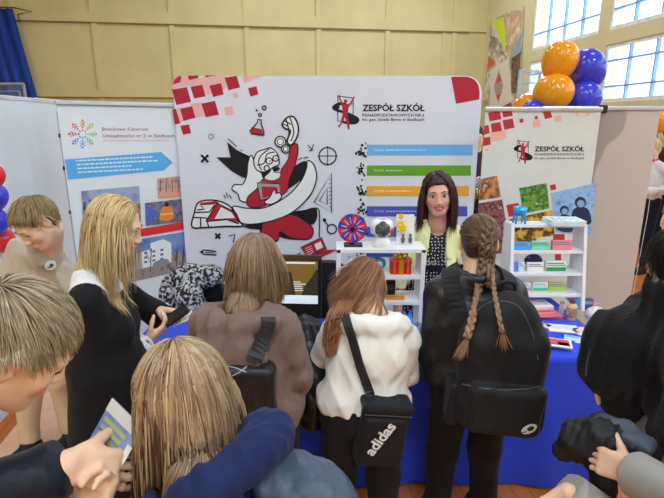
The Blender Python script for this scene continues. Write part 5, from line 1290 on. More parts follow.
def person_near_boy():
    c = at(13, 346, .79); F0 = frame(38, 36, 12); up = F0[:, 2]; neck = Vector((V3(c)-up*.17-F0[:, 1]*.07).tolist())+Vector((-.05, -.04, -.02)); pel = neck+Vector((-.4, -.2, -.46))
    wr = at(68, 464, .765); wl = at(90, 520, .765)
    F = Fig('fair haired boy in profile close to the camera, holding a blue brochure', (c, 38, 36, 12, .97), neck, pel, 26, .38, None,
            {'R': dict(el=at(-55, 520, .70), wr=wr, d=at(114, 470, .80)-wr, palm=N3(-.1, .8, -.5), kw=dict(curl=(.22, .42, .35), thumb=.15)), 'L': dict(el=neck+Vector((.05, .2, -.42)), wr=wl, d=at(107, 470, .80)-wl, palm=N3(-.5, -.75, .3), kw=dict(curl=(1.0, 1.1, .7), thumb=.45))})
    F.brow = mat('brow_fair', col(140, 112, 80)); F.build_body(.0036, eyes=False, hs=.97, lid=.01)
    S = S3(); F.torso(S, .05, w=.17)
    for s in 'LR':
        A = F.arm[s]; d = nrm(A['wr']-A['el']); w = A['wr']-d*.012; S.cap(F.sh[s], A['el'], .085, .072, .03); n = 6
        for k in range(n): S.cap(A['el']+(w-A['el'])*(k/n), A['el']+(w-A['el'])*((k+.85)/n), .064-.003*k, .064-.003*k, .014, cut=(k == n-1))
    S.cap(F.neck, F.neck+F.u*.05, .085, .08, .02); S.cap(F.neck+F.u*.01, F.neck+F.u*.12, .062, .066, .004, 's'); S.cut(F.pel-F.u*.08, -F.u, .01); S.disp(.006, 28, 5, puff=True)
    solid('padded_jacket', S, .006, cloth_mat('jacket_night', col(17, 22, 34), rough=.45, bump=.25, bs=60), F.o, F.loc)
    S = S3(); F.legs(S, .014); S.disp(.005, 16, 4); solid('trousers', S, .012, cloth_mat('jeans_dark', col(30, 36, 52)), F.o, F.loc); F.shoes(mat('shoe_black', (.014, .014, .015, 1)))
    short_hair(F, hair_mat('hair_ash_blond', col(84, 70, 50), col(190, 172, 140), .33), 3600, 21, 7)
    # brochure in his hands
    p = at(108, 443, .835); r = root('brochure', 'blue and yellow brochure with a white head, held by the near boy', 'brochure', p)
    x_ = (at(124, 414, .845)-at(101, 455, .83)).normalized(); y_ = (at(101, 455, .83)-at(122, 474, .80)); y_ = (y_-x_*y_.dot(x_)).normalized(); n_ = x_.cross(y_); M_ = Matrix((x_, y_, n_)).transposed().to_4x4()
    b = MB(); b.rbox(-.075, .075, -.055, .042, -.0015, .0015, .001, M_); b.build('cover', mat('brochure_blue', col(92, 118, 172), rough=.35, c2=col(140, 160, 196), scale=20), r)
    b = MB(); b.box(.048, .075, -.055, .042, .0016, .0022, M_); b.box(-.075, .03, -.055, -.042, .0016, .0022, M_); b.build('white_head', mat('brochure_white', col(216, 220, 226), rough=.35), r)
    b = MB()
    for k in range(6): b.box(.03-k*.016, .038-k*.016, -.03+.005*(k % 3), .034, .0017, .0023, M_)
    b.build('print', mat('brochure_yellow', col(176, 178, 110), rough=.4), r)
person_near_boy()

def person_navy_hood():
    c = at(187, 405, .86); R0 = frame(122, 30, -6); neck = Vector((V3(c)-R0[:, 2]*.17-R0[:, 1]*.06).tolist())+Vector((-.04, .01, .02)); pel = neck+Vector((.12, -.22, -.5))
    F = Fig('girl with long blond hair seen from behind, navy hood over a grey blue padded jacket', (c, 122, 30, -6, 1.07), neck, pel, 104, .35, None,
            {'R': dict(el=neck+Vector((.2, .03, -.27)), wr=neck+Vector((.14, .26, -.3))), 'L': dict(el=neck+Vector((-.14, .05, -.31)), wr=neck+Vector((.02, .3, -.3)))})
    F.build_body(.0055, eyes=False, lips=False, face=False)
    S = S3(); F.torso(S, .018, w=.15)
    for s in 'LR': F.sleeve(S, s, .01)
    # hood lying on the back
    n, u, r, f = F.neck, F.u, F.r, F.f
    pts = [n+r*(.03+.1*math.cos(a))+f*(-.02+.09*math.sin(a))+u*(.015+.04*math.cos(a)) for a in np.linspace(.7, -math.pi*.75, 9)]
    S.chain(pts, [.03, .038, .042, .044, .044, .044, .042, .036, .03], .025); S.ell(n-f*.11-u*.11+r*.05, (.1, .045, .1), F.R, .03); S.ell(n+r*.125-f*.02+u*.035, (.05, .065, .065), F.R, .025); S.cap(n-u*.1, n+u*.14-f*.02, .062, .09, .015, 's')
    S.cut(F.pel-u*.1, -u, .01); S.disp(.01, 17, 9); S.disp(.004, 42, 3); nav = cloth_mat('hoodie_navy', col(22, 34, 74), var=.15); solid('hooded_sweatshirt', S, .0055, nav, F.o, F.loc); F.top = S
    # padded jacket slipped off the shoulders
    J = S3(); F.torso(J, .045, w=.17); A = F.arm['R']; B = F.arm['L']
    for A in (F.arm['R'], F.arm['L']):
        s_ = F.sh['R'] if A is F.arm['R'] else F.sh['L']; s_ = s_-u*.06
        for k in range(5): J.cap(s_+(A['el']-s_)*(k/5), s_+(A['el']-s_)*((k+.8)/5), .095, .09, .016)
        for k in range(4): J.cap(A['el']+(A['wr']-A['el'])*(k/4), A['el']+(A['wr']-A['el'])*((k+.8)/4), .082, .075, .016, cut=(k == 3))
    J.ell(F.sh['R']-u*.03-f*.06+r*.02, (.09, .08, .07), F.R, .03)
    J.ell(F.sh['R']+r*.035-u*.0-f*.02, (.075, .1, .075), F.R, .03); J.cut(n-u*.075-r*.05, u+f*.2-r*.45, .02); J.op('s', lambda P: S.ev(P)-.006, .004); J.cut(n+r*.085, -r-u*.12, .02); J.cut(F.pel-u*.12, -u, .01); J.disp(.02, 15, 12, puff=True); J.disp(.007, 40, 15, puff=True)
    solid('padded_jacket', J, .006, cloth_mat('jacket_greyblue', col(62, 73, 90), rough=.32, bump=.3, bs=45, sheen=0), F.o, F.loc)
    T = S3(); F.legs(T, .014); solid('trousers', T, .012, cloth_mat('jeans_dark', col(30, 36, 52)), F.o, F.loc); F.shoes(mat('shoe_black', (.014, .014, .015, 1)))
    coll = merged(F.Sb, F.top)
    long_hair(F, hair_mat('hair_dark_gold', col(74, 45, 27), col(190, 160, 122), .33), 4200, .5, coll, 31, part=.1, back=.55, gk=.2, step=.013, rad=(.0011, .0027), tone=(.66, .24), tiptone=-.6, keep=lambda x, y, z: (y*.85-z*.52 < .3) & (z > -.6), wob=.05, side=1.1)
person_navy_hood()

def person_taupe():
    c = at(255, 266, 1.76); R0 = frame(74, 22, 0); neck = Vector((V3(c)-R0[:, 2]*.165-R0[:, 1]*.05).tolist()); pel = Vector((-.3, 1.66, .84))
    F = Fig('girl with shoulder length brown hair seen from behind in a taupe hooded sweatshirt', (c, 74, 22, 2, .98), neck, pel, 84, .34, {'L': (-.4, 1.66, .08), 'R': (-.2, 1.66, .08)},
            {'R': dict(el=at(296, 375, 1.66), wr=at(288, 400, 1.85)), 'L': dict(el=at(196, 380, 1.7), wr=at(215, 385, 1.95))})
    F.build_body(.0065, eyes=False, lips=False, face=False)
    S = S3(); F.torso(S, .03, w=.165)
    for s in 'LR': F.sleeve(S, s, .022, cuff=.006)
    n, u, r, f = F.neck, F.u, F.r, F.f
    pts = [n+r*(.125*math.cos(a))+f*(-.01+.1*math.sin(a))-u*(.03+.015*math.sin(a)) for a in np.linspace(.2, -math.pi-.3, 11)]
    S.chain(pts, [.03, .036, .04, .042, .044, .046, .05, .056, .058, .05, .036], .025); S.ell(n-f*.13-u*.12-r*.03, (.15, .055, .11), F.R, .015); S.ell(n-r*.12-f*.05-u*.02, (.06, .07, .06), F.R, .025); S.cap(n-u*.1, n+u*.14-f*.0, .062, .085, .015, 's')
    S.cut(F.pel-u*.09, -u, .012); S.disp(.011, 15, 13); S.disp(.004, 40, 14); solid('hooded_sweatshirt', S, .006, cloth_mat('hoodie_taupe', col(112, 92, 85)), F.o, F.loc); F.top = S
    T = S3(); F.legs(T, .012); T.disp(.004, 16, 3); solid('trousers', T, .01, cloth_mat('trousers_black', (.012, .012, .014, 1)), F.o, F.loc); F.shoes(mat('shoe_black', (.014, .014, .015, 1)))
    long_hair(F, hair_mat('hair_mid_brown', col(74, 52, 36), col(166, 134, 104), .36), 1900, .25, merged(F.Sb, F.top), 41, part=0, back=.75, gk=.16, rad=(.0015, .0034), tone=(.45, .2), tiptone=.18, keep=lambda x, y, z: (y*.85-z*.52 < .3) & (z > -.55), wob=.035, side=.6, vary=.1)
    # shoulder bag
    bagc = at(240, 384, 1.5); r = root('shoulder_bag', 'black shoulder bag hanging at the back of the girl in the taupe sweatshirt', 'bag', bagc)
    bm = mat('bag_black', (.013, .013, .015, 1), rough=.35, bump=.2, bscale=50)
    R_ = frame(90, 0, 0); B = S3(); B.box(bagc-Vector((.0, .0, .05)), (.13, .05, .13), R_, .04, .01); B.disp(.008, 16, 4); solid('body', B, .006, bm, r, bagc)
    strap('strap', merged(S, B), [(274, 300), (268, 318), (261, 340), (254, 362)], .052, mat('strap_black', (.02, .02, .023, 1), rough=.5), r, bagc, .004)
    b = MB(); Q = [hit(B, x, y, .001) for x, y in ((228, 366), (236, 368), (246, 372))]; b.tube(Q, .0025, 5); Q = [hit(B, x, y, .001) for x, y in ((232, 376), (240, 372), (247, 366))]; b.tube(Q, .002, 5); b.build('zip', mat('zip_silver', col(150, 156, 164), rough=.3), r, shift=bagc)
person_taupe()

def person_white_hoodie():
    c = at(365, 286, 2.0); R0 = frame(98, 38, 0); neck = Vector((V3(c)-R0[:, 2]*.15-R0[:, 1]*.06).tolist()); pel = Vector((.13, 1.78, .78))
    F = Fig('girl with long auburn hair in a white hooded sweatshirt bending over the table', (c, 98, 34, 0, .95), neck, pel, 92, .33, {'L': (.02, 1.8, .08), 'R': (.23, 1.8, .08)},
            {'R': dict(el=at(404, 372, 1.9), wr=at(398, 372, 2.15)), 'L': dict(el=at(318, 372, 1.92), wr=at(338, 366, 2.2))})
    F.build_body(.0065, eyes=False, lips=False, hs=.95, face=False)
    S = S3(); F.torso(S, .028, w=.16)
    for s in 'LR': F.sleeve(S, s, .022, cuff=.006)
    n, u, r, f = F.neck, F.u, F.r, F.f
    pts = [n+r*(.112*math.cos(a))+f*(-.02+.09*math.sin(a))-u*(.03+.01*math.sin(a)) for a in np.linspace(.1, -math.pi-.1, 9)]
    S.chain(pts, [.03, .04, .046, .046, .046, .046, .044, .04, .03], .025); S.ell(n-f*.11-u*.13+r*.03, (.12, .045, .1), F.R, .03); S.cap(n-u*.1, n+u*.14-f*.0, .06, .085, .015, 's')
    S.cut(F.pel-u*.03, -u, .012); S.disp(.009, 15, 23); S.disp(.003, 40, 24); solid('hooded_sweatshirt', S, .006, cloth_mat('hoodie_white', col(226, 214, 206), var=.03), F.o, F.loc); F.top = S
    T = S3(); F.legs(T, .016); T.disp(.004, 16, 3); solid('trousers', T, .008, cloth_mat('trousers_black', (.012, .012, .014, 1)), F.o, F.loc); F.shoes(mat('shoe_black', (.014, .014, .015, 1)))
    coll = merged(F.Sb, F.top); hm = hair_mat('hair_auburn', col(84, 52, 34), col(176, 124, 88), .36)
    long_hair(F, hm, 1100, .28, coll, 51, part=.9, back=.8, gk=.13, rad=(.0015, .0032), tone=(.42, .2), grav=(-.62, -.1, -.78), wob=.03, side=.5, stay=.6, keep=lambda x, y, z: (y*.85-z*.52 < .3) & (z > -.55), vary=.15)
    # tail of hair over the left shoulder
    g = np.random.default_rng(5); Q = np.array([tuple(hit(coll, x, y, .012)) for x, y in ((348, 296), (339, 312), (333, 328), (331, 342), (332, 356))]); Q = np.array(cr(Q.tolist(), 4)); N = 130
    w = np.linspace(1, .35, len(Q))*.028; o1 = g.normal(size=(N, 1, 1)); o2 = np.abs(g.normal(size=(N, 1, 1)))*.5
    L = Q[None]+o1*w[None, :, None]*np.array((1, .1, .3))+o2*w[None, :, None]*np.array((0, -1, .2))+g.normal(size=(N, len(Q), 3))*.0015; strands('hair_tail', L, g.uniform(.0016, .0034, N), hm, F.o, F.loc, np.clip(g.normal(.55, .2, (N, 1))+np.linspace(0, .2, len(Q))[None], 0, 1))
    # sports bag on a strap
    bc = at(381, 431, 1.66); ang = .14
    R_ = np.array(Matrix.Rotation(.12, 3, 'Z')@Matrix.Rotation(ang, 3, 'Y'), np.float32); bag = root('crossbody_bag', 'black rectangular crossbody bag with a white brand word, on the white hoodie', 'bag', bc)
    bk = cloth_mat('bag_canvas', (.012, .012, .014, 1), rough=.6, bump=.2, bs=200)
    B = S3(); B.box(bc, (.093, .045, .135), R_, .02, .01); B.box(V3(bc)+R_@N3(0, -.038, -.02), (.084, .016, .1), R_, .012, .006); B.disp(.003, 20, 2); solid('body', B, .0055, bk, bag, bc)
    b = MB(); M_ = Matrix(R_.tolist()).to_4x4(); b.rbox(-.098, .098, -.06, .05, .105, .14, .012, M_); b.build('top_flap', bk, bag)
    b = MB(); b.tube([M_@Vector((-.09, -.053, .1)), M_@Vector((.09, -.053, .1))], .0025, 5); b.build('zip', mat('zip_dark', col(60, 62, 66)), bag)
    strap('strap', merged(S, B), [(344, 312), (350, 330), (357, 352), (364, 376), (371, 397)], .034, mat('strap_black', (.02, .02, .023, 1), rough=.5), bag, bc, .004)
    pn = R_@N3(0, -1, 0); pp = V3(bc)+R_@N3(0, -.0605, 0)
    cu = bpy.data.curves.new('word', 'FONT'); cu.body = 'adidas'; cu.offset = .03; o = bpy.data.objects.new('word', cu); COL.objects.link(o); me = bpy.data.meshes.new_from_object(o.evaluated_get(bpy.context.evaluated_depsgraph_get())); bpy.data.objects.remove(o)
    xs = [v.co.x for v in me.vertices]; k = .15/(max(xs)-min(xs)); th = math.radians(62)
    base = Vector((-.035, -.0605, -.07))
    for v in me.vertices:
        q = Vector((v.co.x-min(xs), 0, v.co.y))*k; x = q.x*math.cos(th)-q.z*math.sin(th); z = q.x*math.sin(th)+q.z*math.cos(th); v.co = M_@(base+Vector((x, 0, z)))
    link('brand_word', me, bag, [mat('word_white', col(206, 204, 204))])
    # padded jacket carried on the left arm
    pc = at(312, 372, 1.86); j = root('carried_jacket', 'crumpled black padded jacket between the taupe and the white sweatshirts', 'jacket', pc)
    J = S3(); J.chain([at(306, 332, 2.0), at(308, 350, 1.95), at(312, 375, 1.88), at(314, 400, 1.85), at(312, 418, 1.85)], [.045, .06, .075, .07, .05], .03); J.chain([at(300, 345, 1.95), at(296, 390, 1.86), at(288, 412, 1.84)], [.04, .06, .06], .03); J.disp(.014, 22, 7, puff=True)
    solid('body', J, .006, mat('puffer_black', (.012, .012, .014, 1), rough=.3, bump=.3, bscale=40), j, pc)
    K = S3(); K.chain([at(303, 322, 2.08), at(310, 330, 2.06), at(312, 345, 2.0)], [.03, .05, .05], .03); K.disp(.01, 30, 3, puff=True); solid('sleeve', K, .006, mat('puffer_black', None) if False else MC['puffer_black'], j, pc)
person_white_hoodie()

def person_leather():
    c = at(478, 244, 1.98); neck = at(476, 275, 1.93); pel = Vector((.6, 1.9, .84))
    F = Fig('girl with two long braids in a black leather jacket, seen from behind', (c, 84, 12, 0, .95), neck, pel, 90, .335, {'L': (.5, 1.95, .08), 'R': (.72, 1.95, .08)},
            {'L': dict(el=at(432, 352, 1.92), wr=at(438, 372, 2.15)), 'R': dict(el=at(525, 340, 1.95), wr=at(512, 352, 2.2))})
    F.build_body(.006, eyes=False, hs=.95, lips=False, face=False)
    S = S3(); F.torso(S, .035, w=.165)
    for s in 'LR': F.sleeve(S, s, .026)
    n, u, r, f = F.neck, F.u, F.r, F.f
    S.chain([n+r*(.075*math.cos(a))+f*(-.0+.07*math.sin(a))+u*.0 for a in np.linspace(.3, -math.pi-.3, 9)], .024, .015); S.cap(n-u*.01, n+u*.12, .062, .07, .008, 's'); S.cut(F.pel-u*.02, -u, .012); S.disp(.008, 20, 33)
    solid('leather_jacket', S, .006, mat('leather', (.011, .011, .012, 1), rough=.33, bump=.25, bscale=60, spec=.5), F.o, F.loc); F.top = S
    T = S3(); F.legs(T, .016); T.disp(.004, 16, 3); solid('trousers', T, .008, cloth_mat('trousers_black', (.012, .012, .014, 1)), F.o, F.loc); F.shoes(mat('shoe_black', (.014, .014, .015, 1)))
    # hair drawn tight to the back and two braids
    hm = hair_mat('hair_brown', col(42, 30, 24), col(166, 128, 94), .36)
    H = hair_shell(F, .006); H.cut(F.W(0, .075, .055), F.HR@N3(0, .85, -.52), .008); H.cut(F.W(0, 0, -.06), F.HR@N3(0, .0, -1), .01)
    for q in (-1, 1): H.ell(F.W(q*.084, .01, -.005), (.026, .03, .034), F.HR, .008, 's')
    solid('hair', H, .005, hm, F.o, F.loc)
    P, q = scalp(800, F.hc, F.HR, F.hs, lambda x, y, z: (y*.85-z*.52 < .25) & (z > -.6) & ~((np.abs(x) > .75) & (z < .1) & (y > -.35)), 3, (.079, .099, .09)); tgt = N3(.15, -.98, .0); D = tang(q, np.broadcast_to(tgt, q.shape))@F.HR.T
    L = march(merged(F.Sb), P, D, 9, .012, F.HR@N3(.1, -.9, -.25), .1, .0085, .02, 4, 1.); g = np.random.default_rng(8); strands('hair_lock', L, g.uniform(.0012, .0026, len(L)), hm, F.o, F.loc, g.normal(.3, .14, (len(L), 1)).clip(0, 1))
    F.Hs = H
    return F
FG = person_leather()
def backpack(F):
    c = at(500, 362, 1.7); R_ = np.array(Matrix.Rotation(-.06, 3, 'Z')@Matrix.Rotation(.06, 3, 'Y')@Matrix.Rotation(-.05, 3, 'X'), np.float32); bp = root('backpack', 'black backpack with a small white emblem, on the girl with braids', 'backpack', c)
    m = cloth_mat('backpack_black', (.013, .013, .015, 1), rough=.6, bump=.2, bs=160); w = lambda x, y, z: V3(c)+R_@N3(x, y, z)
    B = S3(); B.box(w(0, 0, -.06), (.165, .085, .2), R_, .06, .02); B.ell(w(0, .0, .12), (.14, .08, .16), R_, .05); B.box(w(.01, -.09, -.15), (.14, .035, .1), R_, .035, .012); B.disp(.005, 14, 8); B.disp(.0025, 40, 9)
    solid('body', B, .006, m, bp, c)
    for q in (-1, 1): K = S3(); K.box(w(q*.165, .01, -.17), (.022, .06, .09), R_, .02, .01); K.disp(.004, 25, 3); solid('side_pocket', K, .006, m, bp, c)
    zz = mat('zip_grey', col(70, 72, 78), rough=.4)
    b = MB(); b.tube([hit(B, x, y, .001) for x, y in ((462, 384), (480, 388), (505, 390), (528, 389), (540, 386))], .0028, 5); b.build('zip', zz, bp, shift=c)
    b = MB(); b.tube(cr([hit(B, x, y, .001) for x, y in ((461, 360), (466, 330), (480, 308), (500, 301), (520, 308), (533, 335), (538, 360))], 3), .0025, 5); b.build('zip', zz, bp, shift=c)
    b = MB(); b.tube(cr([Vector((w(x, y, z)).tolist()) for x, y, z in ((-.03, .05, .25), (-.025, .04, .3), (.025, .04, .3), (.03, .05, .25))], 4), .008, 8); b.build('handle', m, bp, smooth=True, shift=c)
    col_ = merged(F.top, B, F.Sb, F.Hs)
    for q in (-1, 1):
        pts = [V3(F.neck)+F.r*(q*.1)+F.u*.03+F.f*.02, F.neck+F.r*(q*.115)-F.f*.05-F.u*.0, F.neck+F.r*q*.11-F.f*.12-F.u*.08, F.neck+F.r*q*.1-F.f*.16-F.u*.18]
        P = np.array(cr([tuple(p) for p in pts], 5), np.float32)
        for _ in range(3): d = F.top.ev(P); P = P-F.top.grad(P)*(d-.006)[:, None]
        g = F.top.grad(P); b = MB(); rows = []; pv = [Vector(p.tolist()) for p in P]
        for i, p in enumerate(pv):
            d = (pv[min(i+1, len(pv)-1)]-pv[max(i-1, 0)]).normalized(); n = Vector(g[i].tolist()); n = (n-d*n.dot(d)).normalized(); sd = d.cross(n); rows.append([b.bm.verts.new(p+sd*.07*a+n*.007*e) for a, e in ((-.5, -1), (.5, -1), (.5, 1), (-.5, 1))])
        for p, t in zip(rows, rows[1:]):
            for k in range(4): b._f([p[k], p[(k+1) % 4], t[(k+1) % 4], t[k]])
        b._f(rows[0][::-1]); b._f(rows[-1]); b.build('shoulder_strap', m, bp, shift=c)
    e = hit(B, 529, 429, .0015); n = Vector(B.grad(np.array([tuple(e)], np.float32))[0].tolist()); T = Matrix.Translation(e)@n.to_track_quat('Z', 'Y').to_matrix().to_4x4()@Matrix.Rotation(.5, 4, 'Z'); b = MB()
    pts = [(.03*math.cos(a), .019*math.sin(a)) for a in np.linspace(0, 6.283, 25)[:-1]]; b.poly([T@Vector((x, y, .001)) for x, y in pts]); b.mi = 1; b.poly([T@Vector((x*.45+.006, y*.5, .0018)) for x, y in pts]); b.poly([T@Vector((x, y, .0018)) for x, y in ((-.03, -.003), (-.012, -.006), (-.012, -.002), (-.03, .001))])
    b.build('emblem', [mat('emblem_white', col(196, 198, 200)), M_blk], bp, shift=c)
    return col_
CG = backpack(FG)
def braids(F, coll):
    hm = MC['hair_brown']; g = np.random.default_rng(12)
    def braid(pix, w0, w1, name, tail):
        Q = [hit(coll, x, y, .014) for x, y in pix]; root_ = [Vector(F.W(.015, -.118, .02).tolist())]
        Q = np.array(cr([tuple(p) for p in Q], 10)); K = len(Q); s = np.concatenate([[0], np.cumsum(np.linalg.norm(np.diff(Q, axis=0), axis=1))]); T = np.gradient(Q, axis=0); T /= np.linalg.norm(T, axis=1, keepdims=True)
        X = np.cross(T, N3(0, 1, 0)); X /= np.linalg.norm(X, axis=1, keepdims=True); Y = np.cross(X, T); Ls = []; tn = []; rd = []
        w = np.linspace(w0, w1, K)
        for k in range(3):
            ph = s/.045*2*math.pi/1.0*.5+k*2*math.pi/3
            cen = Q+X*(w*.62*np.sin(ph))[:, None]+Y*(w*.32*np.sin(2*ph))[:, None]
            for j in range(9):
                a = 6.283*j/8; rr = w*.34 if j < 8 else w*0
                Ls.append(cen+X*(rr*math.cos(a))[:, None]+Y*(rr*math.sin(a))[:, None]); tn.append(np.linspace(.25, .7, K)+g.normal()*.14); rd.append(w0*.2)
        strands(name, np.array(Ls), np.array(rd), hm, F.o, F.loc, np.clip(np.array(tn), 0, 1), 5, 2.5)
        e = Q[-1]; L = []
        for j in range(40):
            o = g.normal(size=3)*N3(.006, .004, .003); L.append([e+o*.4+(np.array(tail)*t)+o*t*1.6 for t in np.linspace(0, 1, 8)])
        strands('hair_tip', np.array(L), g.uniform(.0012, .0024, 40), hm, F.o, F.loc, g.normal(.85, .12, (40, 1)).clip(0, 1))
        b = MB(); b.tube([Vector((e+T[-1]*-.006).tolist()), Vector((e+T[-1]*.006).tolist())], .012, 10); b.build('hair_tie', mat('tie_brown', col(90, 66, 50)), F.o, smooth=True, shift=F.loc)
    braid([(486, 226), (484, 245), (482, 265), (478, 290), (473, 315), (467, 338)], .021, .013, 'braid', (-.03, -.01, -.075))
    braid([(490, 228), (493, 248), (492, 268), (494, 290), (498, 312), (502, 332)], .012, .008, 'braid', (.01, -.01, -.06))
    braid([(488, 228), (490, 246), (489, 262), (490, 280)], .014, .01, 'braid', (.004, -.005, -.03))
braids(FG, CG)

def person_yellow():
    c = at(438, 193.5, 2.88); neck = at(437, 224, 2.93); pel = Vector((.62, 3.02, .92))
    F = Fig('smiling dark haired woman in a pale yellow jacket and dotted dress behind the table', (c, -99, 4, 5, 1.06), neck, pel, -92, .39, None, None, skin=skin_mat('skin_warm', col(206, 156, 134)))
    F.brow = mat('brow_dark', col(50, 32, 30)); F.lip = mat('lips_red', col(168, 76, 76), rough=.4); F.build_body(.0035, smile=.009)
    b = MB(); b.ball((0, 0, 0), (.0145, .004, .003), u=12, v=6); o = b.build('teeth', mat('teeth_white', col(226, 222, 214), rough=.25), F.o, smooth=True); o.matrix_local = Matrix.Translation(Vector(F.W(0, .0915, -.0655).tolist())-F.loc)@Matrix(F.HR.tolist()).to_4x4()
    S = S3(); F.torso(S, .004, bust=1); S.cap(F.pel, F.pel*N3(1, 1, 0)+N3(0, 0, .5), .15, .2, .05); S.cut(N3(0, 0, .5), N3(0, 0, -1), .01); S.ell(F.neck+F.f*.06+F.u*.03, (.075, .09, .085), F.R, .01, 's')
    dm = mat('dotted_dress', (.012, .012, .014, 1), rough=.7); nt = dm.node_tree; vo = nt.nodes.new('ShaderNodeTexVoronoi'); vo.inputs['Scale'].default_value = 50; vo.inputs['Randomness'].default_value = .45
    tc = [n for n in nt.nodes if n.type == 'TEX_COORD'][0]; vo.voronoi_dimensions = '2D'; sx = nt.nodes.new('ShaderNodeSeparateXYZ'); cx = nt.nodes.new('ShaderNodeCombineXYZ'); nt.links.new(tc.outputs['Object'], sx.inputs[0]); nt.links.new(sx.outputs[0], cx.inputs[0]); nt.links.new(sx.outputs[2], cx.inputs[1]); nt.links.new(cx.outputs[0], vo.inputs['Vector']); rp = [n for n in nt.nodes if n.type == 'VALTORGB'][0]; rp.color_ramp.interpolation = 'CONSTANT'; rp.color_ramp.elements[0].position = 0; rp.color_ramp.elements[0].color = (.7, .68, .66, 1); rp.color_ramp.elements[1].position = .2; rp.color_ramp.elements[1].color = (.012, .012, .014, 1); nt.links.new(vo.outputs['Distance'], rp.inputs[0])
    solid('dress', S, .006, dm, F.o, F.loc); D = S
    B = S3(); w = F.neck-F.u*F.len*.6; B.ell(w, (.2, .2, .028), F.R, .002); B.op('i', lambda P: D.ev(P)-.008, .002); B.op('s', lambda P: D.ev(P)-.001, .001); solid('belt', B, .005, M_blk, F.o, F.loc)
    p = hit(D, 431, 263, .01); b = MB()
    for q in (-1, 1): b.tube([p+Vector((q*.018+.012*math.cos(a), -.004, .012*math.sin(a))) for a in np.linspace(0, 6.283, 13)], .0035, 6)
    b.build('buckle', mat('buckle_silver', col(206, 204, 200), rough=.2, metal=.6), F.o, smooth=True, shift=F.loc)
    J = S3(); F.torso(J, .022, w=.16, bust=1)
    for s in 'LR': F.sleeve(J, s, .014)
    J.cut(F.pel-F.u*.0, -F.u, .01)
    # open front: a wedge left free from the neck to the waist
    n, u, r, f = F.neck, F.u, F.r, F.f; J.op('s', lambda P: np.maximum(np.abs((P-n)@r+.008)-.052-.02*np.clip(-((P-n)@u)/.5, 0, 1), -(P-n)@f+.0), .01); J.op('s', lambda P: D.ev(P)+.0, .003); J.cap(n, n+u*.1, .07, .09, .01, 's'); J.disp(.005, 20, 17)
    ym = cloth_mat('jacket_yellow', col(238, 224, 158), var=.05); solid('jacket', J, .0055, ym, F.o, F.loc); F.top = J
    for q in (-1, 1): L_ = S3(); L_.chain([n+r*q*.075+u*.02, n+r*q*.085-u*.1+f*.1, n+r*q*.075-u*.24+f*.125], [.022, .034, .012], .01); L_.op('i', lambda P: J.ev(P)-.012, .003); L_.op('s', lambda P: J.ev(P)-.001, .002); solid('lapel', L_, .0045, ym, F.o, F.loc)
    p = hit(merged(J, D), 437.5, 229, .008); b = MB()
    for k in range(6): a = k*1.05; b.ball(p+Vector((.013*math.cos(a), -.003, .018*math.sin(a))), (.008, .004, .008), u=8, v=5)
    b.ball(p, (.009, .006, .009), u=8, v=5); b.build('brooch', mat('brooch_white', col(226, 222, 220), rough=.3), F.o, smooth=True, shift=F.loc)
    T = S3()
    for s in 'LR': T.cap(F.knee[s]+Z3*.1, F.ank[s], .06, .044, .02)
    solid('tights', T, .01, cloth_mat('trousers_black', (.012, .012, .014, 1)), F.o, F.loc); F.shoes(mat('shoe_black', (.014, .014, .015, 1)))
    hm = hair_mat('hair_dark_plum', col(36, 18, 20), col(96, 54, 54), .35)
    def cover(S):
        S.cut(F.W(0, .07, .052), F.HR@N3(0, .93, -.36), .008)
        for q in (-1, 1): S.ell(F.W(q*.03, .09, .0), (.052, .05, .07), F.HR, .01, 's')
    long_hair(F, hm, 1500, .34, merged(F.Sb, F.top), 61, part=.25, back=.15, cover=cover, keep=lambda x, y, z: (z > -.5) & ((y < .25) | ((z > .52) & (y < .55))) & ~((y > -.05) & (z < .45)), gk=.16, rad=(.0016, .0036), tone=(.4, .2), wob=.035, side=1.3, step=.014, vary=.12)
    # fringe swept to one side
    P, q = scalp(150, F.hc, F.HR, F.hs, lambda x, y, z: (z > .66) & (y > .3) & (y < .75) & (x > -.2) & (x < .6), 5, (.079, .099, .09)); D_ = tang(q, np.broadcast_to(N3(.9, .5, -.5), q.shape))@F.HR.T; L = march(F.Sb, P, D_, 5, .011, N3(.6, 0, -.8), .2, .007, .05, 3, .8); g = np.random.default_rng(3); strands('fringe', L, g.uniform(.0016, .003, len(L)), hm, F.o, F.loc, g.normal(.4, .15, (len(L), 1)).clip(0, 1))
    return F
person_yellow()
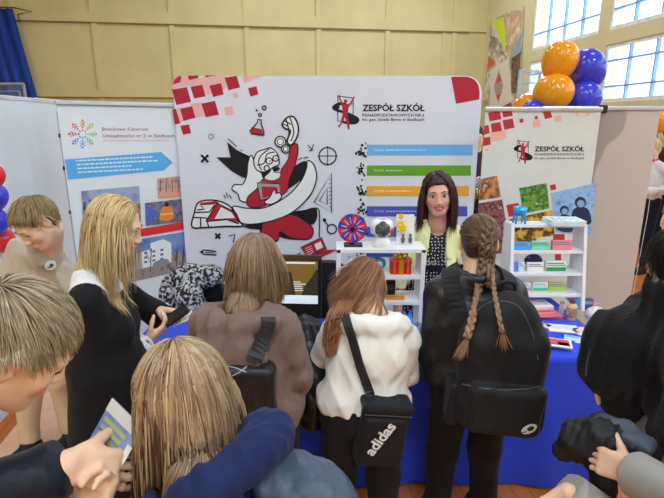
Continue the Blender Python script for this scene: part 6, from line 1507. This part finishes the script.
def person_black_jacket():
    c = at(676, 268, 1.5); neck = at(684, 316, 1.45); pel = Vector((1.22, 1.4, .82))
    F = Fig('person in a fluffy black jacket over a grey top leaning in by the table', (c, 70, 25, 0, 1.), neck, pel, 165, .38, None,
            {'R': dict(el=at(622, 344, 1.5), wr=at(607, 368, 1.5), d=N3(.5, .2, -.8), kw=dict(curl=(.9, 1., .7))), 'L': dict(el=at(690, 420, 1.25), wr=at(668, 440, 1.35))})
    F.build_body(.007, eyes=False, hs=1., face=False)
    S = S3(); F.torso(S, .055, w=.18); S.cut(F.pel+F.u*.1+F.f*.1, F.f*.8-F.u*.6, .03)
    for s in 'LR': F.sleeve(S, s, .035)
    A = F.arm['R']; S.cap(F.sh['R'], A['el'], .13, .115, .05); S.cap(A['el'], A['wr'], .11, .09, .05); S.cap(A['wr'], A['wr']+A['d']/np.linalg.norm(A['d'])*.2, .08, .07, .03); S.cap(F.sh['L'], F.sh['R'], .12, .12, .05)
    S.cap(F.neck, F.neck+F.u*.08, .12, .11, .03); S.cap(F.neck+F.u*.03, F.neck+F.u*.15, .07, .075, .008, 's'); S.cut(F.pel-F.u*.02, -F.u, .02); S.disp(.008, 18, 3)
    solid('fleece_jacket', S, .0075, cloth_mat('fleece_black', (.009, .009, .011, 1), rough=.95, bump=.5, bs=90, sheen=.1), F.o, F.loc)
    b = MB(); b.tube([hit(S, x, y, .002) for x, y in ((590, 350), (587, 362), (586, 376))], .003, 5); b.build('zip', mat('zip_dark', col(60, 62, 66)), F.o, shift=F.loc)
    G = S3(); F.torso(G, .03, w=.165); G.cap(F.pel+F.f*.05, F.pel-F.u*.12+F.f*.05, .17, .17, .04); G.cut(F.pel-F.u*.12, -F.u, .01); G.cut(F.neck-F.u*.2, F.u, .02); G.disp(.006, 18, 3); solid('grey_top', G, .008, cloth_mat('top_grey', col(150, 144, 136)), F.o, F.loc)
    T = S3(); F.legs(T, .016); solid('trousers', T, .01, cloth_mat('jeans_dark', col(30, 36, 52)), F.o, F.loc); F.shoes(mat('shoe_black', (.014, .014, .015, 1)))
    short_hair(F, hair_mat('hair_black', (.008, .007, .007, 1), (.03, .025, .022, 1)), 500, 71, 8)
person_black_jacket()
def person_grey_sleeve():
    neck = at(800, 380, 1.0); c = neck+Vector((-.06, .02, .19)); pel = Vector((1.15, .96, .86)); wl = at(634, 474, 1.14)
    F = Fig('person mostly cut off, grey sleeves and one hand gripping a dark jacket', (c, 160, 20, 0, 1.), neck, pel, 165, .38, None,
            {'L': dict(el=at(690, 505, .98), wr=wl, d=at(604, 462, 1.2)-wl, palm=N3(.0, .9, -.3), kw=dict(curl=(.55, .75, .5), thumb=-.05)), 'R': dict(el=at(690, 600, 1.12), wr=at(568, 492, 1.2), d=N3(-.2, .3, -1), kw=dict(curl=(.6, .7, .5)))})
    F.build_body(.0045, eyes=False)
    S = S3(); F.torso(S, .03, w=.165)
    for s in 'LR': F.sleeve(S, s, .026, cuff=.008, end=.0)
    S.cap(F.neck, F.neck+F.u*.03, .08, .075, .02); S.cap(F.neck+F.u*.01, F.neck+F.u*.12, .06, .065, .004, 's'); S.cut(F.pel-F.u*.1, -F.u, .01); S.disp(.006, 20, 4)
    solid('sweatshirt', S, .006, cloth_mat('sweat_grey', col(150, 148, 142)), F.o, F.loc)
    T = S3(); F.legs(T, .016); solid('trousers', T, .012, cloth_mat('jeans_dark', col(30, 36, 52)), F.o, F.loc); F.shoes(mat('shoe_black', (.014, .014, .015, 1)))
    short_hair(F, MC['hair_ash_blond'], 400, 81, 6)
    # the jacket in the hand
    pc = at(600, 445, 1.28); j = root('folded_jacket', 'dark grey jacket bundled in the hand at the lower edge before the blue cloth', 'jacket', pc)
    J = S3(); J.chain([at(562, 448, 1.34), at(580, 438, 1.32), at(600, 438, 1.28), at(622, 444, 1.26), at(640, 452, 1.22)], [.03, .055, .065, .06, .05], .03); J.chain([at(580, 424, 1.38), at(600, 420, 1.36), at(625, 430, 1.32)], [.025, .035, .04], .03); J.chain([at(598, 452, 1.3), at(604, 480, 1.27), at(610, 515, 1.26)], [.04, .04, .035], .02); J.disp(.014, 20, 6); J.disp(.005, 45, 3)
    solid('body', J, .0055, mat('jacket_charcoal', (.016, .017, .02, 1), rough=.55, bump=.2, bscale=60), j, pc)
    K = S3(); K.chain([at(584, 421, 1.34), at(604, 424, 1.3), at(628, 436, 1.25), at(646, 446, 1.2)], [.012, .03, .034, .03], .02); K.disp(.008, 30, 8); solid('lining', K, .005, mat('lining_grey', col(66, 74, 86), rough=.5), j, pc)
person_grey_sleeve()
# ---- visitors farther back
def visitor(label, c, th, h, topc, legc, hairc, px=None, scarf=None, arms=None):
    x, y = c; s = h/1.68; neck = Vector((x, y, 1.42*s)); pel = Vector((x, y, .93*s)); a = math.radians(th)
    F = Fig(label, (Vector((x+.02*math.cos(a), y+.02*math.sin(a), 1.57*s)), th, 8, 0, .97), neck, pel, th, .38, None, arms)
    F.build_body(.008, eyes=False, lips=False, face=False)
    S = S3(); F.torso(S, .02)
    for q in 'LR': F.sleeve(S, q, .018)
    S.cut(F.pel-F.u*.06, -F.u, .01); S.cap(F.neck+F.u*.01, F.neck+F.u*.12, .058, .06, .004, 's'); S.disp(.006, 18, 4); solid('jacket', S, .01, topc, F.o, F.loc)
    T = S3(); F.legs(T, .014); solid('trousers', T, .012, legc, F.o, F.loc); F.shoes(mat('shoe_black', (.014, .014, .015, 1)))
    H = hair_shell(F, .012); H.cut(F.W(0, .07, .056), F.HR@N3(0, .8, -.6), .008); H.disp(.004, 60, 3); solid('hair', H, .008, hairc, F.o, F.loc)
    if scarf: K = S3(); K.chain([F.neck+F.r*(.06*math.cos(q))+F.f*(.055*math.sin(q))+F.u*.02 for q in np.linspace(0, 6.3, 9)], .02, .01); K.cap(F.neck+F.f*.07, F.neck+F.f*.12-F.u*.12, .02, .03, .01); solid('scarf', K, .008, scarf, F.o, F.loc)
    return F
jw = cloth_mat('visitor_white', col(206, 204, 206)); navy = cloth_mat('visitor_navy', col(26, 30, 48)); hb = mat('visitor_hair_fair', col(180, 150, 110), rough=.4); hd = mat('visitor_hair_dark', col(40, 32, 30), rough=.4)
p = at(652, 162, 6.2); visitor('woman in a white jacket and red scarf beyond the beige roll-up back', (p.x, 6.2), -150, 1.68, jw, navy, hb, scarf=mat('scarf_red', col(190, 50, 44)), arms={'R': dict(el=Vector((p.x-.18, 6.0, 1.08)), wr=Vector((p.x-.02, 5.9, 1.1))), 'L': dict(el=Vector((p.x+.2, 6.2, 1.08)), wr=Vector((p.x+.02, 5.95, 1.08)))})
p = at(664, 172, 5.7); visitor('person in a mottled grey coat beside the woman in white', (p.x+.3, 5.6), 200, 1.64, picture('coat_mottled', [(150, 146, 150), (90, 88, 94), (196, 190, 194)], 60), navy, hd)
p = at(475, 122, 5.6); visitor('person in a plum coloured top standing behind the gap between display wall and roll-up', (p.x+.03, 5.6), -100, 1.86, cloth_mat('visitor_plum', col(66, 44, 60)), navy, hd)
p = at(652, 130, 8.); visitor('dark clothed visitor far back under the gym windows', (p.x, 8.), -90, 1.75, navy, navy, hd)
p = at(664, 132, 7.4); visitor('tall dark clothed visitor right behind the woman in white', (p.x+.1, 7.4), 120, 1.82, cloth_mat('visitor_brown', col(48, 38, 34)), navy, hd)
t = at(661, 121, 5.2); bo = balloon(t, .1, BO, 'orange balloon on a long string beyond the beige roll-up back by the picture edge', None); b = MB(); b.tube([(0, 0, -.12), (.02, .0, -t.z*.5), (0, 0, -t.z+.002)], .003, 5); b.build('string', mat('string_white', col(210, 210, 206)), bo)
# ---- trophies on a tall dark cabinet seen through the gap
q = at(473, 214, 4.3); r = root('dark_cabinet', 'tall dark cabinet in the gap between display wall and right roll-up', 'cabinet', (q.x+.05, 4.3, 0)); b = MB(); b.rbox(-.25, .25, -.15, .3, 0, q.z, .01); b.build('body', mat('cabinet_dark', col(40, 36, 38), rough=.4), r)
for s in (-1, 1): b = MB(); b.rbox(s*.125-.115, s*.125+.115, -.165, -.15, .05, q.z-.05, .004); d = b.build('door', mat('cabinet_dark', None), r); b = MB(); b.tube([(s*.03, -.175, q.z*.5), (s*.03, -.175, q.z*.5+.12)], .006); b.build('handle', M_alu, d)
gm = mat('trophy_gold', col(206, 166, 80), rough=.2, metal=.8)
r = root('trophy_cup', 'golden trophy cup standing on the dark cabinet by the woman\'s shoulder', 'trophy', (q.x-.02, 4.27, q.z)); b = MB(); b.lathe([(.04, 0), (.04, .05), (.034, .055)], n=16); b.build('plinth', M_blk, r)
b = MB(); b.lathe([(.03, .055), (.012, .075), (.01, .1), (.03, .125), (.05, .17), (.055, .225), (.05, .225), (.045, .18), (.01, .14)], n=20); b.build('cup', gm, r, smooth=True)
for s in (-1, 1): b = MB(); b.tube(cr([(s*.05, 0, .21), (s*.085, 0, .2), (s*.08, 0, .16), (s*.04, 0, .145)], 4), .006, 6); b.build('handle', gm, r, smooth=True)
r = root('trophy_plaque', 'round silver trophy plaque on the dark cabinet behind the gold cup', 'trophy', (q.x+.06, 4.36, q.z)); b = MB(); b.rbox(-.04, .04, -.03, .03, 0, .2, .004); b.build('base', M_blk, r); b = MB(); b.lathe([(.06, 0), (.06, .012), (.045, .016)], n=20, M=Matrix.Translation((0, -.0, .27))@Matrix.Rotation(math.pi/2, 4, 'X')); b.build('disc', mat('silver', col(176, 176, 180), rough=.25, metal=.7), r, smooth=True)
# ---- speckled coat over the chair back
pc = at(185, 292, 2.93); co = root('speckled_coat', 'black and white speckled coat draped over the chair beside the left roll-up', 'coat', pc)
J = S3(); J.chain([at(172, 285, 2.98), at(190, 277, 2.99), at(212, 277, 2.99)], [.07, .085, .08], .04); J.chain([at(170, 296, 2.88), at(176, 318, 2.86)], [.06, .07], .04); J.chain([at(190, 296, 2.86), at(196, 325, 2.86)], [.09, .1], .04); J.disp(.014, 15, 9)
m = mat('speckle', (.02, .02, .022, 1), rough=.85); nt = m.node_tree; nz = [n for n in nt.nodes if n.type == 'TEX_NOISE'][0]; nz.inputs['Scale'].default_value = 48; nz.inputs['Detail'].default_value = 2; rp = [n for n in nt.nodes if n.type == 'VALTORGB'][0]; rp.color_ramp.elements[0].position = .46; rp.color_ramp.elements[0].color = (.012, .012, .014, 1); rp.color_ramp.elements[1].position = .56; rp.color_ramp.elements[1].color = (.5, .49, .5, 1)
solid('body', J, .008, m, co, pc)
K = S3(); K.chain([at(166, 292, 2.84), at(168, 312, 2.83), at(174, 330, 2.83)], [.045, .055, .05], .02); K.disp(.006, 25, 3); solid('sleeve', K, .008, m, co, pc)
# ================================================================== LIGHT
L = bpy.data.lights.new('added_spot', 'SPOT'); L.energy = 900; L.spot_size = .55; L.spot_blend = .4; L.shadow_soft_size = .07; L.color = (1, .97, .95)  # added unseen spot that throws the balloon shadows onto the blank banner
o = bpy.data.objects.new('added_spot', L); COL.objects.link(o); o.location = (2.75, 7.6, 3.2); o.rotation_euler = (Vector((2.1, 3.72, 1.2))-Vector(o.location)).to_track_quat('-Z', 'Y').to_euler()
def lamp(name, loc, sx, sy, e, c=(.70, .855, 1)):
    L = bpy.data.lights.new(name, 'AREA'); L.shape = 'RECTANGLE'; L.size = sx; L.size_y = sy; L.energy = e; L.color = c; o = bpy.data.objects.new(name, L); COL.objects.link(o); o.location = RH@Vector(loc); return o
for x, kx in ((-8.5, .5), (-4.2, .85), (0, 1.05), (4.2, 1.2)):
    for y, e in ((-6.5, 175), (-2, 165), (3, 55), (7.5, 75), (12, 70)): lamp('ceiling_lamp', (x, y, HC-.05), 1.5, .5, e*kx*(.2 if y > 6 and x < -3 else 1.75 if y > 10 else 1))
for y1, y0 in bays:
    for z0, z1 in rows:
        L = bpy.data.lights.new('window_portal', 'AREA'); L.shape = 'RECTANGLE'; L.size = y1-y0; L.size_y = z1-z0; L.cycles.is_portal = True
        o = bpy.data.objects.new('window_portal', L); COL.objects.link(o); o.matrix_world = RH@Matrix.Translation((XR+.2, (y0+y1)/2, (z0+z1)/2))@Matrix.Rotation(math.pi/2, 4, 'Z')@Matrix.Rotation(math.pi/2, 4, 'X')
SC.view_settings.exposure = -.25
Wd = bpy.data.worlds.new('world'); SC.world = Wd; Wd.use_nodes = True; bg = Wd.node_tree.nodes['Background']; bg.inputs[0].default_value = (.80, .91, 1, 1); bg.inputs[1].default_value = 4.5
SC.cycles.use_denoising = True; SC.cycles.max_bounces = 7; SC.cycles.diffuse_bounces = 4; SC.cycles.transparent_max_bounces = 16
SC.cycles.sample_clamp_indirect = 4
